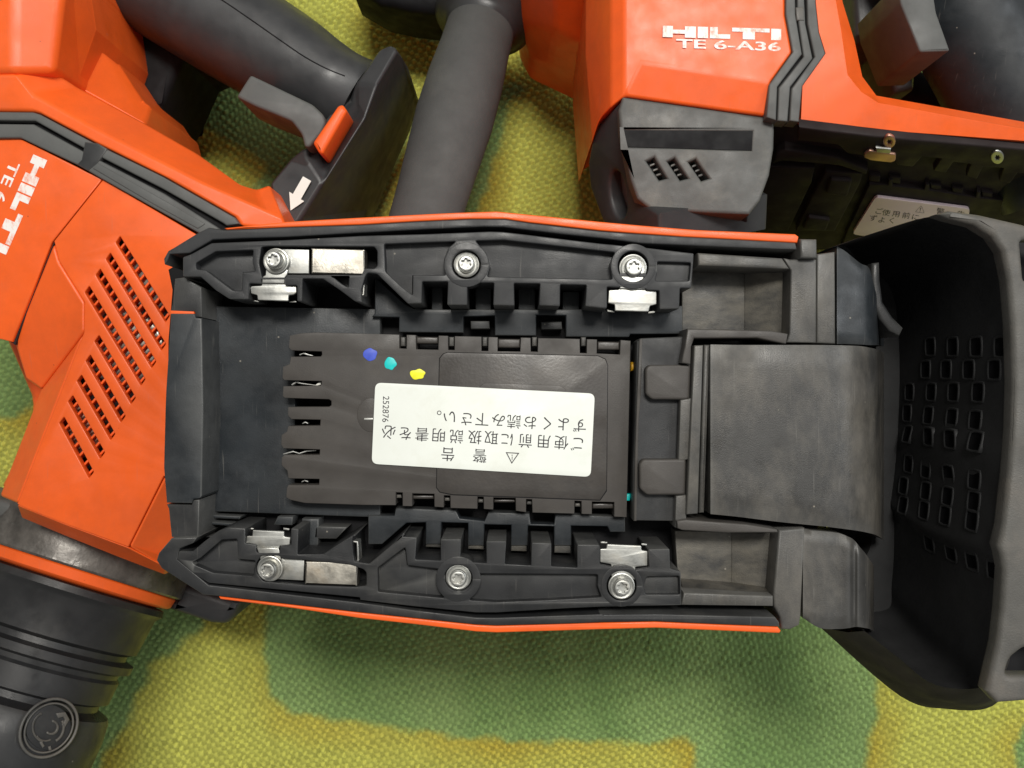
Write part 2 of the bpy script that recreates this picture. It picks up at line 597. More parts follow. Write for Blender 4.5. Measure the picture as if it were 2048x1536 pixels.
def make_cloth():
    step = 0.43
    xs = np.arange(-212, 212.1, step)
    ys = np.arange(-160, 160.1, step)
    ext = np.cumsum(np.linspace(.6, 14, 30))
    xs = np.concatenate([(-212 - ext)[::-1], xs, 212 + ext])
    ys = np.concatenate([(-160 - ext)[::-1], ys, 160 + ext])
    X, Y = np.meshgrid(xs, ys)
    p = 1.82
    wx = smooth_noise(X, Y, 90, 1) * 1.7 + smooth_noise(X, Y, 13, 5, 2) * .55 + smooth_noise(X, Y, 4.5, 15, 1) * .22
    wy = smooth_noise(X, Y, 80, 2) * 1.7 + smooth_noise(X, Y, 11, 6, 2) * .55 + smooth_noise(X, Y, 4.2, 16, 1) * .22
    a = math.radians(-12)
    U = ((X + wx) * math.cos(a) - (Y + wy) * math.sin(a)) / p
    V = ((X + wx) * math.sin(a) + (Y + wy) * math.cos(a)) / (p * 1.02)
    iu, iv = np.floor(U), np.floor(V)
    fu, fv = U - iu, V - iv
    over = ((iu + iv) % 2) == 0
    su, sv = np.sin(np.pi * fu), np.sin(np.pi * fv)
    hh = np.where(over, np.sqrt(su) * (.35 + .65 * sv), .45 * np.sqrt(sv) * (.35 + .65 * su))
    # every thread has its own thickness
    tu = np.sin(iu * 12.9898 + 3.1) * 43758.5453
    tv = np.sin(iv * 78.233 + 1.7) * 12543.123
    tu, tv = tu - np.floor(tu), tv - np.floor(tv)
    cell = np.sin(iu * 127.1 + iv * 311.7) * 43758.5453
    cell -= np.floor(cell)
    hh = hh * (.66 + .42 * np.where(over, tu, tv) + .40 * (cell - .5))
    fade = np.clip((214 - np.abs(X)) / 4, 0, 1) * np.clip((162 - np.abs(Y)) / 4, 0, 1)
    Z = hh * 1.5 * fade + smooth_noise(X, Y, 110, 9, 3) * 1.9 - 3.2
    nx, ny = len(xs), len(ys)
    co = np.stack([X, Y, Z], -1).reshape(-1, 3) / 1000
    me = bpy.data.meshes.new("camouflage_cloth")
    me.vertices.add(nx * ny)
    me.vertices.foreach_set("co", co.astype(np.float32).ravel())
    idx = np.arange(nx * ny).reshape(ny, nx)
    q = np.stack([idx[:-1, :-1], idx[:-1, 1:], idx[1:, 1:], idx[1:, :-1]], -1).reshape(-1, 4)
    me.loops.add(q.size)
    me.loops.foreach_set("vertex_index", q.ravel().astype(np.int32))
    me.polygons.add(len(q))
    me.polygons.foreach_set("loop_start", np.arange(0, q.size, 4, dtype=np.int32))
    me.polygons.foreach_set("use_smooth", np.ones(len(q), bool))
    me.update()
    # printed camouflage colours and painted weave shade
    k = F / D
    px, py = 1024 + X * k, 768 - Y * k
    px = px + smooth_noise(X, Y, 14, 21, 3) * 8
    py = py + smooth_noise(X, Y, 14, 22, 3) * 8
    d = np.full(X.shape, 1e9)
    for g in GREEN:
        d = np.minimum(d, sdf(px, py, g))
    yel = np.array([.51, .52, .098])
    gold = np.array([.48, .385, .045])
    gre = np.array([.275, .41, .14])
    gre2 = np.array([.205, .335, .105])
    n1 = np.clip(.5 + .9 * smooth_noise(X, Y, 60, 31, 3), 0, 1)[..., None]
    gg = np.clip(1 - d / 70, 0, 1)[..., None] * np.clip(.35 + .9 * smooth_noise(X, Y, 75, 33, 2), 0, 1)[..., None]
    base = yel * (1 - gg) + gold * gg
    green = gre * n1 + gre2 * (1 - n1)
    f = np.clip(.5 - d / 22, 0, 1)[..., None]
    f = f * f * (3 - 2 * f)
    c = base * (1 - f) + green * f
    c = c * (.90 + .18 * np.where(over, tu, tv)[..., None]) * (.94 + .12 * cell[..., None]) * np.where(over, 1.0, .66)[..., None]  # thread tones vary; sunken weft cells darkened to paint shade in the gaps
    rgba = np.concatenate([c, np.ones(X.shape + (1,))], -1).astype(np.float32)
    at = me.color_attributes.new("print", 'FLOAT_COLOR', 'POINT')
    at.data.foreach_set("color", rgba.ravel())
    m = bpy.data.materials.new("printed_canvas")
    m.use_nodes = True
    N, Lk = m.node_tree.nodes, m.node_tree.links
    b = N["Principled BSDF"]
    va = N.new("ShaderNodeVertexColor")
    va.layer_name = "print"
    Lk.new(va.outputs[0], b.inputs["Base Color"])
    b.inputs["Roughness"].default_value = .75
    b.inputs["Specular IOR Level"].default_value = .25
    b.inputs["Sheen Weight"].default_value = .12
    tc = N.new("ShaderNodeTexCoord")
    nz = N.new("ShaderNodeTexNoise")
    nz.inputs["Scale"].default_value = 2600
    nz.inputs["Detail"].default_value = 2
    Lk.new(tc.outputs["Object"], nz.inputs["Vector"])
    bp = N.new("ShaderNodeBump")
    bp.inputs["Strength"].default_value = .5
    bp.inputs["Distance"].default_value = .0003
    Lk.new(nz.outputs["Fac"], bp.inputs["Height"])
    Lk.new(bp.outputs[0], b.inputs["Normal"])
    me.materials.append(m)
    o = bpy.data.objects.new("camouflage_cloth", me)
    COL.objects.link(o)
    o["kind"] = "structure"
    o["label"] = "green and yellow camouflage print woven cloth under the tools"
    return o


make_cloth()

# ------------------------------------------------------------------ tool in the middle, battery bay facing up
H0 = 154.0
main = empty("rotary_hammer", P(960, 850, 0), "orange and black hammer drill in the centre, empty battery bay with white sticker facing up",
             "hammer drill", "cordless hammer drills")


def mp(name, pts, z, depth, m, parent=None, **k):
    return prism(name, pts, H0 + z, depth, m, parent or main, **k)


# tray under everything
tray = mp("bay_tray", [(x, 768 + (y - 768) * .925) for x, y in C1([(440, 240), (2048, 175)]) + C2([(900, 160), (1060, 160)]) + C3([(0, 170), (1400, 260), (1560, 330)])
          + [(1640, 700), (1640, 1050)] + C6([(1340, 1340), (1200, 1350), (0, 1350)]) + C5([(1000, 1250), (0, 1150)])
          + C4([(460, 1260), (200, 1080), (140, 700), (120, 0)]) + C1([(130, 1000), (160, 600), (130, 440)])], -18, 40, "deep_black", bevel=.5)

# orange shell edges
mp("housing_edge", C1([(540, 205), (1000, 158), (1530, 128)]) + C2([(300, 112), (700, 92), (1000, 82), (1100, 92), (1600, 142), (1756, 158)])
   + C3([(300, 112), (700, 145), (1430, 176), (1455, 195), (1445, 240)])
   + C3([(1380, 236), (600, 194), (200, 166), (0, 150)]) + C2([(1400, 182), (1250, 166), (1060, 138), (800, 138), (400, 156)])
   + C1([(1536, 180), (1000, 198), (560, 218)]), -.6, 58, "orange_plastic", bevel=.35)
mp("housing_edge", C4([(478, 1302), (1466, 1415)]) + C5([(400, 1232), (850, 1280), (1000, 1287), (1756, 1266)])
   + C6([(0, 1384), (380, 1377), (800, 1396), (1215, 1413), (1236, 1440), (1225, 1456)])
   + C6([(800, 1438), (380, 1420), (0, 1430)]) + C5([(1500, 1322), (1000, 1337), (850, 1330), (400, 1276), (0, 1232)])
   + C4([(1000, 1385), (490, 1322)]), -.6, 58, "orange_plastic", bevel=.35)

# black rims
mp("bay_rim", C1([(430, 200), (545, 219), (1000, 199), (1536, 181)]) + C2([(400, 157), (800, 139), (1060, 139), (1250, 168), (1756, 226)])
   + C3([(200, 168), (600, 195), (1430, 240), (1440, 288)])
   + C3([(900, 270), (300, 243), (0, 205)]) + C2([(1500, 252), (1050, 198), (900, 195), (500, 213)])
   + C1([(1530, 240), (1000, 270), (690, 280), (460, 290), (290, 388), (145, 396), (128, 440), (105, 470), (100, 430), (132, 372), (180, 345), (350, 240)]),
   -.2, 22, "rail_plastic", bevel=.3)
mp("bay_rim", C4([(45, 1050), (60, 1000), (150, 895), (330, 890), (300, 930), (208, 968), (192, 1045), (410, 1222), (1000, 1290), (1466, 1344)])
   + C5([(400, 1172), (850, 1225), (1000, 1226), (1756, 1202)]) + C6([(0, 1326), (400, 1324), (800, 1335), (1195, 1345), (1222, 1380), (1226, 1410)])
   + C6([(800, 1394), (380, 1375), (0, 1382)]) + C5([(1500, 1272), (1000, 1285), (850, 1278), (400, 1230), (0, 1188)])
   + C4([(1000, 1360), (480, 1300), (370, 1290), (220, 1195), (80, 1105)]), -.2, 22, "black_plastic", bevel=.3)

# left end wall
mp("end_wall", C1([(152, 830), (325, 831), (336, 862), (378, 864)]) + C4([(372, 0), (360, 600), (345, 618), (302, 622), (288, 652), (115, 648), (95, 400), (105, 0)])
   + C1([(115, 1400)]), -1.2, 30, "blue_black_plastic", bevel=.35)
mp("corner_block", C1([(182, 575), (250, 565), (375, 640), (378, 858), (338, 853), (326, 818), (152, 812), (165, 760)]), -2.6, 30, "black_plastic")
mp("corner_block", C4([(116, 660), (290, 662), (304, 630), (345, 626), (335, 884), (150, 888), (130, 690)]), -1.8, 30, "black_plastic")
mp("seam_sliver", C1([(150, 808), (320, 816), (322, 834), (150, 836)]), -2.2, 6, "orange_plastic", bevel=.1)

# recessed floor panel on the left and ledges
mp("floor_panel", [(404, 612), (760, 618), (760, 690), (590, 690), (590, 1000), (760, 1010), (760, 1035), (620, 1030), (404, 1022)], -13, 6, "blue_black_plastic", bevel=.3)
mp("floor_ledge", C4([(352, 728), (640, 742), (620, 765), (350, 752)]), -12, 6, "blue_black_plastic", bevel=.5)
mp("floor_ledge", C4([(338, 775), (580, 792), (560, 812), (338, 796)]), -11, 6, "blue_black_plastic", bevel=.5)
mp("floor_ledge", C4([(330, 880), (440, 880), (420, 892), (330, 890)]), -9, 6, "black_plastic", bevel=.3)
mp("floor_ledge", C4([(890, 745), (1000, 745), (990, 806), (860, 804)]), -11, 6, "blue_black_plastic", bevel=.4)
mp("floor_ledge", C4([(1060, 760), (1180, 760), (1170, 1000), (1060, 1010)]), -12, 6, "blue_black_plastic", bevel=.4)
mp("floor_ledge", C4([(1150, 812), (1380, 818), (1300, 900), (1140, 900)]), -12, 6, "black_plastic", bevel=.4)

# ---- rails
upper_out = (C1([(240, 418), (300, 396), (450, 315), (1000, 292), (1536, 262)]) + C2([(500, 248), (950, 230), (1050, 233), (1756, 318)])
             + C3([(300, 272), (686, 317), (684, 368), (668, 572), (586, 572), (580, 722), (436, 726), (434, 590), (340, 584), (330, 470), (150, 470), (146, 565), (52, 562), (52, 712)])
             + C2([(1800, 795), (1648, 776), (1656, 622), (1466, 618), (1462, 776), (1310, 770), (1316, 612), (1127, 608), (1130, 772), (975, 768), (979, 606), (787, 604), (784, 768), (638, 766), (642, 598), (456, 596), (450, 755), (350, 758), (125, 542), (80, 535)])
             + C1([(1590, 535), (1575, 560), (1545, 660), (1548, 750), (1500, 742), (1390, 660), (1265, 578), (1118, 576), (1112, 740), (1076, 740), (1074, 625), (985, 622), (985, 575), (815, 575), (815, 612), (726, 610), (720, 726), (580, 724), (480, 660), (370, 562), (240, 560)]))
pk = [C1([(335, 462), (480, 376), (755, 366), (747, 450), (770, 520), (676, 530), (670, 664), (604, 660), (405, 512), (340, 506)]),
      C2([(178, 322), (700, 303), (645, 350), (612, 440), (624, 548), (386, 550), (384, 696), (300, 630), (186, 522)]),
      C2([(845, 298), (1050, 292), (1865, 383), (1828, 470), (1845, 580), (932, 560), (954, 480), (925, 390)]),
      C3([(418, 378), (664, 386), (652, 518), (404, 518), (420, 450)]),
      C1([(1330, 556), (1455, 560), (1450, 640), (1400, 612)]),
      C1([(815, 345), (870, 338), (1640, 342), (1662, 372), (1662, 478), (1640, 500), (1570, 500), (1545, 546), (1000, 546), (985, 568), (820, 566), (800, 460)]),
      circle(*C2([(778, 472)])[0], 29), circle(*C3([(243, 412)])[0], 31)]
rail_u = mp("battery_rail", fillet(upper_out, 1.5, 1), 0, 17, "rail_plastic", holes=[fillet(p, 3, 2) for p in pk], bevel=.25)
for i, (pp, z) in enumerate(((pk[0], -3.0), (pk[1], -2.6), (pk[2], -2.6), (pk[3], -1.5), (pk[4], -4))):
    c = Vector((sum(p[0] for p in pp) / len(pp), sum(p[1] for p in pp) / len(pp)))
    mp("rail_pocket", [tuple(c + (Vector(p) - c) * 1.04) for p in pp], z, 6, "rail_plastic", rail_u, bevel=.1)
mp("rail_pocket", C1([(800, 345), (1240, 340), (1660, 342), (1660, 500), (1560, 540), (1000, 550), (980, 570), (810, 566)]), -7.5, 6, "deep_black", rail_u, bevel=.1)
mp("rail_pocket", circle(*C2([(778, 472)])[0], 29.5), -4, 6, "deep_black", rail_u, bevel=.1)
mp("rail_pocket", circle(*C3([(243, 412)])[0], 31.5), -4, 6, "deep_black", rail_u, bevel=.1)


def ring(name, cx, cy, ro, ri, z, d, m, parent, a0=0, a1=360):
    n = 40
    A = [math.radians(a0 + (a1 - a0) * k / n) for k in range(n + 1)]
    pts = [(cx + ro * math.cos(a), cy + ro * math.sin(a)) for a in A] + [(cx + ri * math.cos(a), cy + ri * math.sin(a)) for a in A[::-1]]
    return mp(name, pts, z, d, m, parent, bevel=.15)


ring("screw_boss", *C2([(778, 472)])[0], 45, 29, .1, 5, "rail_plastic", rail_u, 0, 359.5)
ring("screw_boss", *C3([(243, 412)])[0], 45, 31, .1, 5, "rail_plastic", rail_u, 0, 359.5)

low_out = (C4([(190, 1042), (202, 986), (300, 984), (370, 925), (480, 842), (545, 820), (664, 826), (664, 930), (740, 940), (742, 990), (760, 1000), (905, 1000), (908, 950), (985, 940), (985, 826), (1036, 832), (1030, 1008), (1210, 1004), (1300, 945), (1405, 880), (1440, 868), (1412, 905), (1418, 1000), (1430, 1058), (1530, 1072), (1600, 1015), (1700, 930), (1780, 858)])
           + C5([(310, 632), (415, 640), (405, 800), (590, 808), (590, 652), (738, 652), (735, 815), (925, 828), (925, 667), (1070, 667), (1060, 834), (1250, 843), (1256, 677), (1400, 682), (1400, 850), (1588, 860), (1590, 692), (1746, 692)])
           + C6([(0, 862), (0, 985), (75, 1000), (240, 1022), (335, 1005), (330, 882), (475, 880), (480, 1012), (552, 1036), (556, 1264)])
           + C6([(300, 1270), (0, 1276)]) + C5([(1500, 1160), (1000, 1190), (850, 1190), (400, 1145), (0, 1098)]) + C4([(1466, 1310), (900, 1255), (410, 1208), (300, 1140)]))
pl_ = [C4([(292, 1062), (350, 1035), (500, 906), (606, 900), (612, 1040), (735, 1052), (720, 1158), (440, 1136), (310, 1080)]),
       C5([(130, 862), (330, 712), (346, 842), (580, 872), (552, 940), (580, 1040), (618, 1082), (132, 1036)]),
       C5([(866, 905), (1740, 912), (1736, 990), (1766, 1076), (1350, 1098), (1000, 1112), (800, 1098), (868, 1020)]),
       C6([(320, 1070), (540, 1065), (545, 1190), (310, 1190), (300, 1130)]),
       C4([(742, 1070), (775, 1018), (900, 1018), (930, 1040), (1060, 1046), (1400, 1084), (1490, 1112), (1510, 1135), (1510, 1225), (1430, 1235), (1080, 1222), (790, 1195), (748, 1140)]),
       circle(*C5([(722, 930)])[0], 28), circle(*C6([(148, 1132)])[0], 30)]
rail_l = mp("battery_rail", fillet(low_out, 1.5, 1), 0, 17, "black_plastic", holes=[fillet(p, 3, 2) for p in pl_], bevel=.25)
for pp, z in ((pl_[0], -2.2), (pl_[1], -2.2), (pl_[2], -2.0), (pl_[3], -1.5)):
    c = Vector((sum(p[0] for p in pp) / len(pp), sum(p[1] for p in pp) / len(pp)))
    mp("rail_pocket", [tuple(c + (Vector(p) - c) * 1.04) for p in pp], z, 6, "black_plastic", rail_l, bevel=.1)
mp("rail_pocket", C4([(735, 1010), (920, 1010), (1440, 1062), (1520, 1118), (1522, 1248), (1080, 1235), (740, 1205)]), -7.5, 6, "deep_black", rail_l, bevel=.1)
for c, r in (((722, 930), 28.5),):
    mp("rail_pocket", circle(*C5([c])[0], r), -4, 6, "deep_black", rail_l, bevel=.1)
mp("rail_pocket", circle(*C6([(148, 1132)])[0], 30.5), -4, 6, "deep_black", rail_l, bevel=.1)
ring("screw_boss", *C5([(718, 945)])[0], 45, 29, .1, 5, "black_plastic", rail_l, 0, 359.5)
ring("screw_boss", *C6([(148, 1132)])[0], 42, 30, .1, 5, "black_plastic", rail_l, 0, 359.5)


# ---- screws
def screw(cx, cy, r, z, parent, head=1.6):
    k = (D - H0 - z) / F
    s = empty("screw", (0, 0, 0), "", "")
    for q in ("label", "category"):
        del s[q]
    bpy.data.objects.remove(s)
    base = P(cx, cy, H0 + z)
    R = r * k
    hub = lathe("screw", base, (0, 0, 1), [(-3, R * .5), (-.6, R), (-.05, R), (.12, R * .97), (.18, R * .90), (.02, R * .80), (.0, R * .66), (head * .55, R * .655), (head * .85, R * .62), (head, R * .53), (head, R * .30), (head - .05, R * .02)], "zinc_steel", parent, 40, 30)
    star = []
    for i in range(36):
        a = 2 * math.pi * i / 36
        rr = R * (.335 + .075 * math.cos(6 * a + cx * 1.7))
        star.append((rr * math.cos(a) / 1000, rr * math.sin(a) / 1000))
    hole = [(R * .56 * math.cos(2 * math.pi * i / 36) / 1000, R * .56 * math.sin(2 * math.pi * i / 36) / 1000) for i in range(36)]
    me = prism_mesh([hole, star], .0009, .00008, 1)
    me.transform(Matrix.Translation(base + Vector((0, 0, (head + .75) / 1000))))
    link("drive_socket", me, "zinc_steel", parent)
    return hub


for (x, y, r, z, par, hd) in ((552, 522, 26, .2, rail_u, 2.0), (933, 529, 26, -1.5, rail_u, 1.3), (1266, 536, 28, -.6, rail_u, 1.3),
                              (540, 1137, 26, .2, rail_l, 2.0), (917, 1154, 26, -1.0, rail_l, 1.3), (1243, 1172, 27, -.4, rail_l, 1.3)):
    screw(x, y, r, z, par, hd)

# ---- contact clips
def clip(T, tongue, strap, box, hook, box_mat, tuck=None, T2=None):
    c = mp("contact_clip", T, -1.0, .9, "zinc_steel", main, bevel=.18, rnd=2.2)
    mp("tongue", tongue, -.3, .7, "zinc_steel", c, bevel=.15)
    if T2:
        for t in T2:
            mp("foot", t, -4.5, .6, "zinc_steel", c, bevel=.1)
    if strap:
        mp("strap", strap, -1.2, .8, "zinc_steel", c, bevel=.15)
        mp("spring_box", box, -.1, 4.2, box_mat, c, bevel=.32, rnd=1)
        mp("hook", hook, -1.5, 4, "zinc_steel", c, bevel=.1)
    return c


clip(K7([(435, 640), (745, 645), (748, 668), (800, 690), (905, 700), (908, 790), (865, 816), (800, 822), (795, 905), (376, 888), (370, 820), (285, 800), (275, 720), (290, 697), (430, 690)]),
     K7([(490, 470), (790, 470), (780, 540), (750, 575), (745, 660), (438, 655), (440, 575), (485, 545)]),
     K7([(640, 190), (1080, 200), (1080, 526), (640, 526)]),
     K7([(1108, 175), (1840, 197), (1838, 546), (1110, 526)]),
     K7([(1832, 548), (1856, 560), (1850, 610), (1838, 640), (1832, 815), (1780, 848), (1765, 836), (1812, 800), (1812, 600)]), "nickel_steel",
     T2=[K7([(310, 885), (395, 900), (390, 918), (312, 905)]), K7([(810, 905), (905, 900), (905, 920), (812, 922)])])
clip(C3([(140, 560), (330, 566), (332, 585), (415, 592), (415, 690), (366, 702), (355, 745), (110, 738), (106, 690), (58, 680), (64, 586), (140, 582)]),
     C3([(150, 470), (320, 470), (320, 540), (330, 580), (145, 574), (152, 530)]), None, None, None, "zinc_steel",
     T2=[C3([(52, 728), (106, 738), (108, 750), (56, 744)]), C3([(352, 742), (402, 738), (402, 752), (354, 758)])])
clip(C4([(716, 838), (936, 848), (936, 884), (981, 890), (975, 946), (906, 950), (898, 985), (740, 975), (735, 940), (670, 930), (674, 880), (714, 880)]),
     C4([(745, 960), (898, 965), (915, 1040), (905, 1070), (770, 1070), (768, 1030)]),
     C4([(830, 1030), (1078, 1046), (1072, 1192), (830, 1180)]),
     C4([(1086, 1055), (1450, 1066), (1446, 1230), (1080, 1216)]),
     C4([(1408, 912), (1452, 918), (1462, 1050), (1446, 1058), (1442, 930), (1410, 924)]), "nickel_steel",
     T2=[C4([(684, 822), (724, 826), (722, 838), (690, 836)]), C4([(930, 822), (975, 830), (970, 842), (930, 836)])])
clip(C6([(48, 848), (282, 858), (284, 890), (326, 896), (325, 996), (242, 1004), (238, 1030), (78, 1016), (75, 985), (0, 972), (0, 880), (42, 880)]),
     C6([(72, 1005), (240, 1015), (245, 1090), (80, 1080)]), None, None, None, "nickel_steel",
     T2=[C6([(4, 830), (50, 832), (50, 846), (6, 844)]), C6([(282, 842), (322, 846), (320, 858), (284, 856)])])

# ---- shelves between rails and contact cover
sh = mp("bay_shelf", C2([(108, 560), (108, 828), (86, 852)]) + C2([(285, 858), (285, 966), (755, 970), (757, 852), (985, 846), (987, 990), (1288, 992), (1290, 842), (1505, 845), (1507, 1000), (1968, 1002)])
        + C3([(222, 908), (604, 905), (604, 700), (0, 720)]) + C2([(1600, 800), (600, 800), (400, 800), (330, 760)]), -11, 5, "blue_black_plastic", bevel=.3)
for x0, x1, y0, y1 in ((525, 604, 640, 832), (845, 958, 640, 838), (1160, 1282, 650, 845), (1482, 1602, 670, 850)):
    mp("shelf_bar", C2([(x0, y0), (x1, y0), (x1, y1), (x0, y1)]), -12.5, 5, "blue_black_plastic", sh, bevel=.2)
for x0, x1, y0, y1 in ((808, 946, 885, 942), (1325, 1476, 890, 946)):
    mp("shelf_tab", C2([(x0, y0), (x1, y0), (x1 + 4, y1), (x0 + 2, y1)]), -13, 5, "rail_plastic", sh, bevel=.5)
for x0, x1 in ((400, 460), (705, 775), (1020, 1075)):
    mp("shelf_tab", C2([(x0, 785), (x1, 785), (x1, 820), (x0, 820)]), -12, 5, "rail_plastic", sh, bevel=.3)

sl = mp("bay_shelf", C5([(60, 482), (250, 480), (262, 425), (700, 440), (730, 500), (910, 520), (940, 455), (1240, 465), (1250, 540), (1420, 545), (1430, 470), (1940, 490), (1940, 600), (1830, 600), (1810, 560), (1545, 555), (1545, 700), (1420, 700), (1420, 560), (1230, 555), (1225, 700), (1105, 700), (1105, 550), (910, 545), (905, 700), (790, 700), (790, 535), (595, 530), (590, 690), (480, 690), (480, 530), (340, 535), (160, 690), (60, 690)]),
        -11, 5, "blue_black_plastic", bevel=.3)
for x0, x1, y in ((480, 590, 706), (790, 905, 720), (1104, 1220, 735), (1422, 1542, 748)):
    mp("shelf_bar", C5([(x0, y - 60), (x1, y - 58), (x1, y + 10), (x0, y + 6)]), -11.5, 5, "dirty_plastic", sl, bevel=.5)

# ---- contact cover with comb slots and notches
top = C2([(288, 984), (288, 1085), (340, 1087), (341, 986), (408, 988), (410, 1092), (573, 1095), (575, 992), (643, 994), (645, 1096), (692, 1097), (693, 996),
          (888, 1000), (889, 1104), (938, 1104), (939, 1002), (1008, 1004), (1006, 1106), (1172, 1108), (1176, 1006), (1248, 1008), (1250, 1108), (1300, 1110), (1302, 1010),
          (1608, 1016), (1609, 1118), (1658, 1120), (1660, 1018), (1734, 1020), (1732, 1122), (1902, 1130), (1906, 1024), (1980, 1030)])
bot = C5([(1950, 492), (1860, 488), (1860, 382), (1697, 378), (1696, 470), (1622, 468), (1620, 375), (1570, 372), (1568, 466), (1262, 458), (1258, 362), (1216, 360), (1214, 455), (1140, 445),
          (1138, 352), (976, 348), (974, 436), (906, 432), (904, 344), (860, 342), (858, 430), (662, 425), (660, 334), (614, 332), (612, 420), (545, 416), (543, 322), (382, 318), (380, 412), (312, 410), (311, 312), (262, 310), (260, 404)])
comb = C4([(1500, 664), (1080, 650), (980, 628), (950, 610), (955, 545), (965, 524), (1180, 522), (1182, 482), (965, 478), (958, 425), (918, 385), (920, 330), (938, 314), (1184, 312), (1186, 276), (930, 268), (915, 240), (918, 175), (955, 150), (965, 112), (1188, 108), (1190, 68), (985, 64), (962, 36)])
comb += C1([(1010, 1515), (1310, 1512), (1326, 1500), (1326, 1470), (1310, 1458), (985, 1448), (970, 1435), (975, 1362), (1245, 1358), (1255, 1345), (1255, 1325), (980, 1318), (968, 1300), (972, 1220), (1020, 1200), (1030, 1146), (1250, 1144), (1258, 1130), (1256, 1108), (1035, 1100), (1014, 1080), (1022, 992), (1100, 975), (1220, 968)])
cover = mp("contact_cover", top + bot + comb, -8, 9, "cover_plastic", bevel=.16)
mp("panel_groove", C2([(578, 1157), (608, 1122), (640, 1112), (1741, 1137), (1798, 1162), (1815, 1209)]) + [(1214, 982), (1200.5, 1001.5)] + [(904.5, 990.5), (879, 985), (872, 975.5)], -7.93, 1, "deep_black", cover, bevel=.03)
mp("cover_panel", C2([(582, 1160), (610, 1125), (640, 1115), (1740, 1140), (1795, 1165), (1812, 1210)]) + [(1213, 980), (1200, 1000)] + [(905, 989), (880, 984), (873, 975)], -7.88, 1.2, "panel_plastic", cover, bevel=.12)
mp("cover_emboss", [(958, 774), (968, 766), (1120, 771), (1133, 779), (1135, 830), (957, 830)], -7.74, .6, "panel_plastic", cover, bevel=.08, rnd=6)
dial = [(742 + 28 * math.cos(math.radians(a)), 830 + 34 * math.sin(math.radians(a))) for a in range(0, 360, 12)]
mp("date_dial", dial, -7.9, .8, "cover_plastic", cover, bevel=.1)
mp("date_dial_mark", [(728, 836), (746, 836), (746, 840), (728, 840)], -7.8, .4, "zinc_steel", cover, bevel=.05)
for i in range(3):
    x0, x1, y0, y1 = ((412, 572, 1000, 1050), (1010, 1172, 1015, 1080), (1738, 1900, 1035, 1095))[i]
    mp("snap_tab", C2([(x0, y0), (x1, y0 + 2), (x1, y1 + 2), (x0, y1)]), -9.3, 4, "panel_plastic", cover, bevel=.4)
for x0 in (292, 648, 892, 1254, 1613):
    mp("snap_rib", C2([(x0 + 4, 1002), (x0 + 40, 1002), (x0 + 40, 1070), (x0 + 4, 1070)]), -9.8, 4, "worn_rubber", cover, bevel=.4)
for x0, x1, y0, y1 in ((384, 540, 330, 360), (980, 1136, 360, 385), (1700, 1856, 390, 430)):
    mp("snap_tab", C5([(x0, y0), (x1, y0), (x1, y1), (x0, y1)]), -9.6, 4, "panel_plastic", cover, bevel=.4)
for x0, y0 in ((264, 325), (618, 346), (864, 358), (1220, 372), (1574, 388)):
    mp("snap_rib", C5([(x0, y0), (x0 + 38, y0), (x0 + 38, y0 + 28), (x0, y0 + 28)]), -9.8, 4, "worn_rubber", cover, bevel=.4)
# contact blades seen in the comb slots
for pts in (C1([(1090, 1128), (1130, 1115), (1160, 1128), (1190, 1136), (1190, 1142), (1150, 1136), (1120, 1126), (1095, 1138)]),
            C1([(1030, 1350), (1060, 1328), (1080, 1328), (1110, 1338), (1210, 1352), (1240, 1328), (1252, 1330), (1250, 1352), (1225, 1360), (1100, 1346), (1070, 1338), (1040, 1358)]),
            C4([(1060, 92), (1085, 80), (1105, 92), (1100, 98), (1085, 90), (1066, 98)]),
            C4([(925, 305), (1000, 285), (1040, 300), (1090, 282), (1160, 278), (1160, 286), (1095, 292), (1045, 308), (1000, 296), (932, 312)]),
            C4([(1055, 500), (1080, 488), (1105, 498), (1100, 505), (1080, 496), (1060, 506)])):
    mp("contact_blade", pts, -9.5, 1.5, "zinc_steel", cover, bevel=.08)

# paint dots
def blob(cx, cy, rx, ry, seed, rough=.1):
    r = random.Random(seed)
    ph = [r.uniform(0, 6.28) for _ in range(5)]
    return [(cx + rx * (1 + rough * sum(math.sin((k + 2) * a + ph[k]) for k in range(5)) / 2) * math.cos(a),
             cy + ry * (1 + rough * sum(math.sin((k + 2) * a + ph[k]) for k in range(5)) / 2) * math.sin(a))
            for a in [2 * math.pi * i / 40 for i in range(40)]]


mp("blue_paint_dot", blob(740, 709, 13.5, 13, 3, .06), -7.9, .35, "paint_blue", cover, bevel=.1)
mp("cyan_paint_dot", blob(780.5, 727, 11.5, 13, 4, .07), -7.9, .35, "paint_cyan", cover, bevel=.1)
mp("yellow_paint_dot", blob(835, 748.5, 15, 10.5, 11, .09), -7.9, .35, "paint_yellow", cover, bevel=.1)

# sticker
stick = mp("warning_sticker", fillet(L4([(125, 62), (1924, 152), (1890, 836), (95, 728)]), 13, 6), -7.55, .35, "paper", bevel=.04)
ZS = H0 - 7.55
ang = math.pi + math.radians(3.4)
l2 = [("ご", 1785, 563), ("使", 1650, 552), ("用", 1505, 545), ("前", 1355, 537), ("に", 1205, 527), ("取", 1075, 512), ("扱", 940, 508), ("説", 790, 502), ("明", 645, 492), ("書", 508, 486), ("を", 370, 478), ("必", 235, 466)]
l3 = [("ず", 1800, 412), ("よ", 1665, 402), ("く", 1530, 396), ("お", 1395, 388), ("読", 1262, 380), ("み", 1135, 370), ("下", 1000, 364), ("さ", 875, 360), ("い", 735, 342), ("。", 610, 340)]
l1 = [("警", 982, 660), ("告", 720, 648)]
for line in (l1, l2, l3):
    print_mesh("lettering", [char_at(ch, *L4([(x, y)])[0], 29.5, ang) for ch, x, y in line], ZS, "ink", stick)
tri_o = L4([(1193, 632), (1306, 638), (1243, 728)])
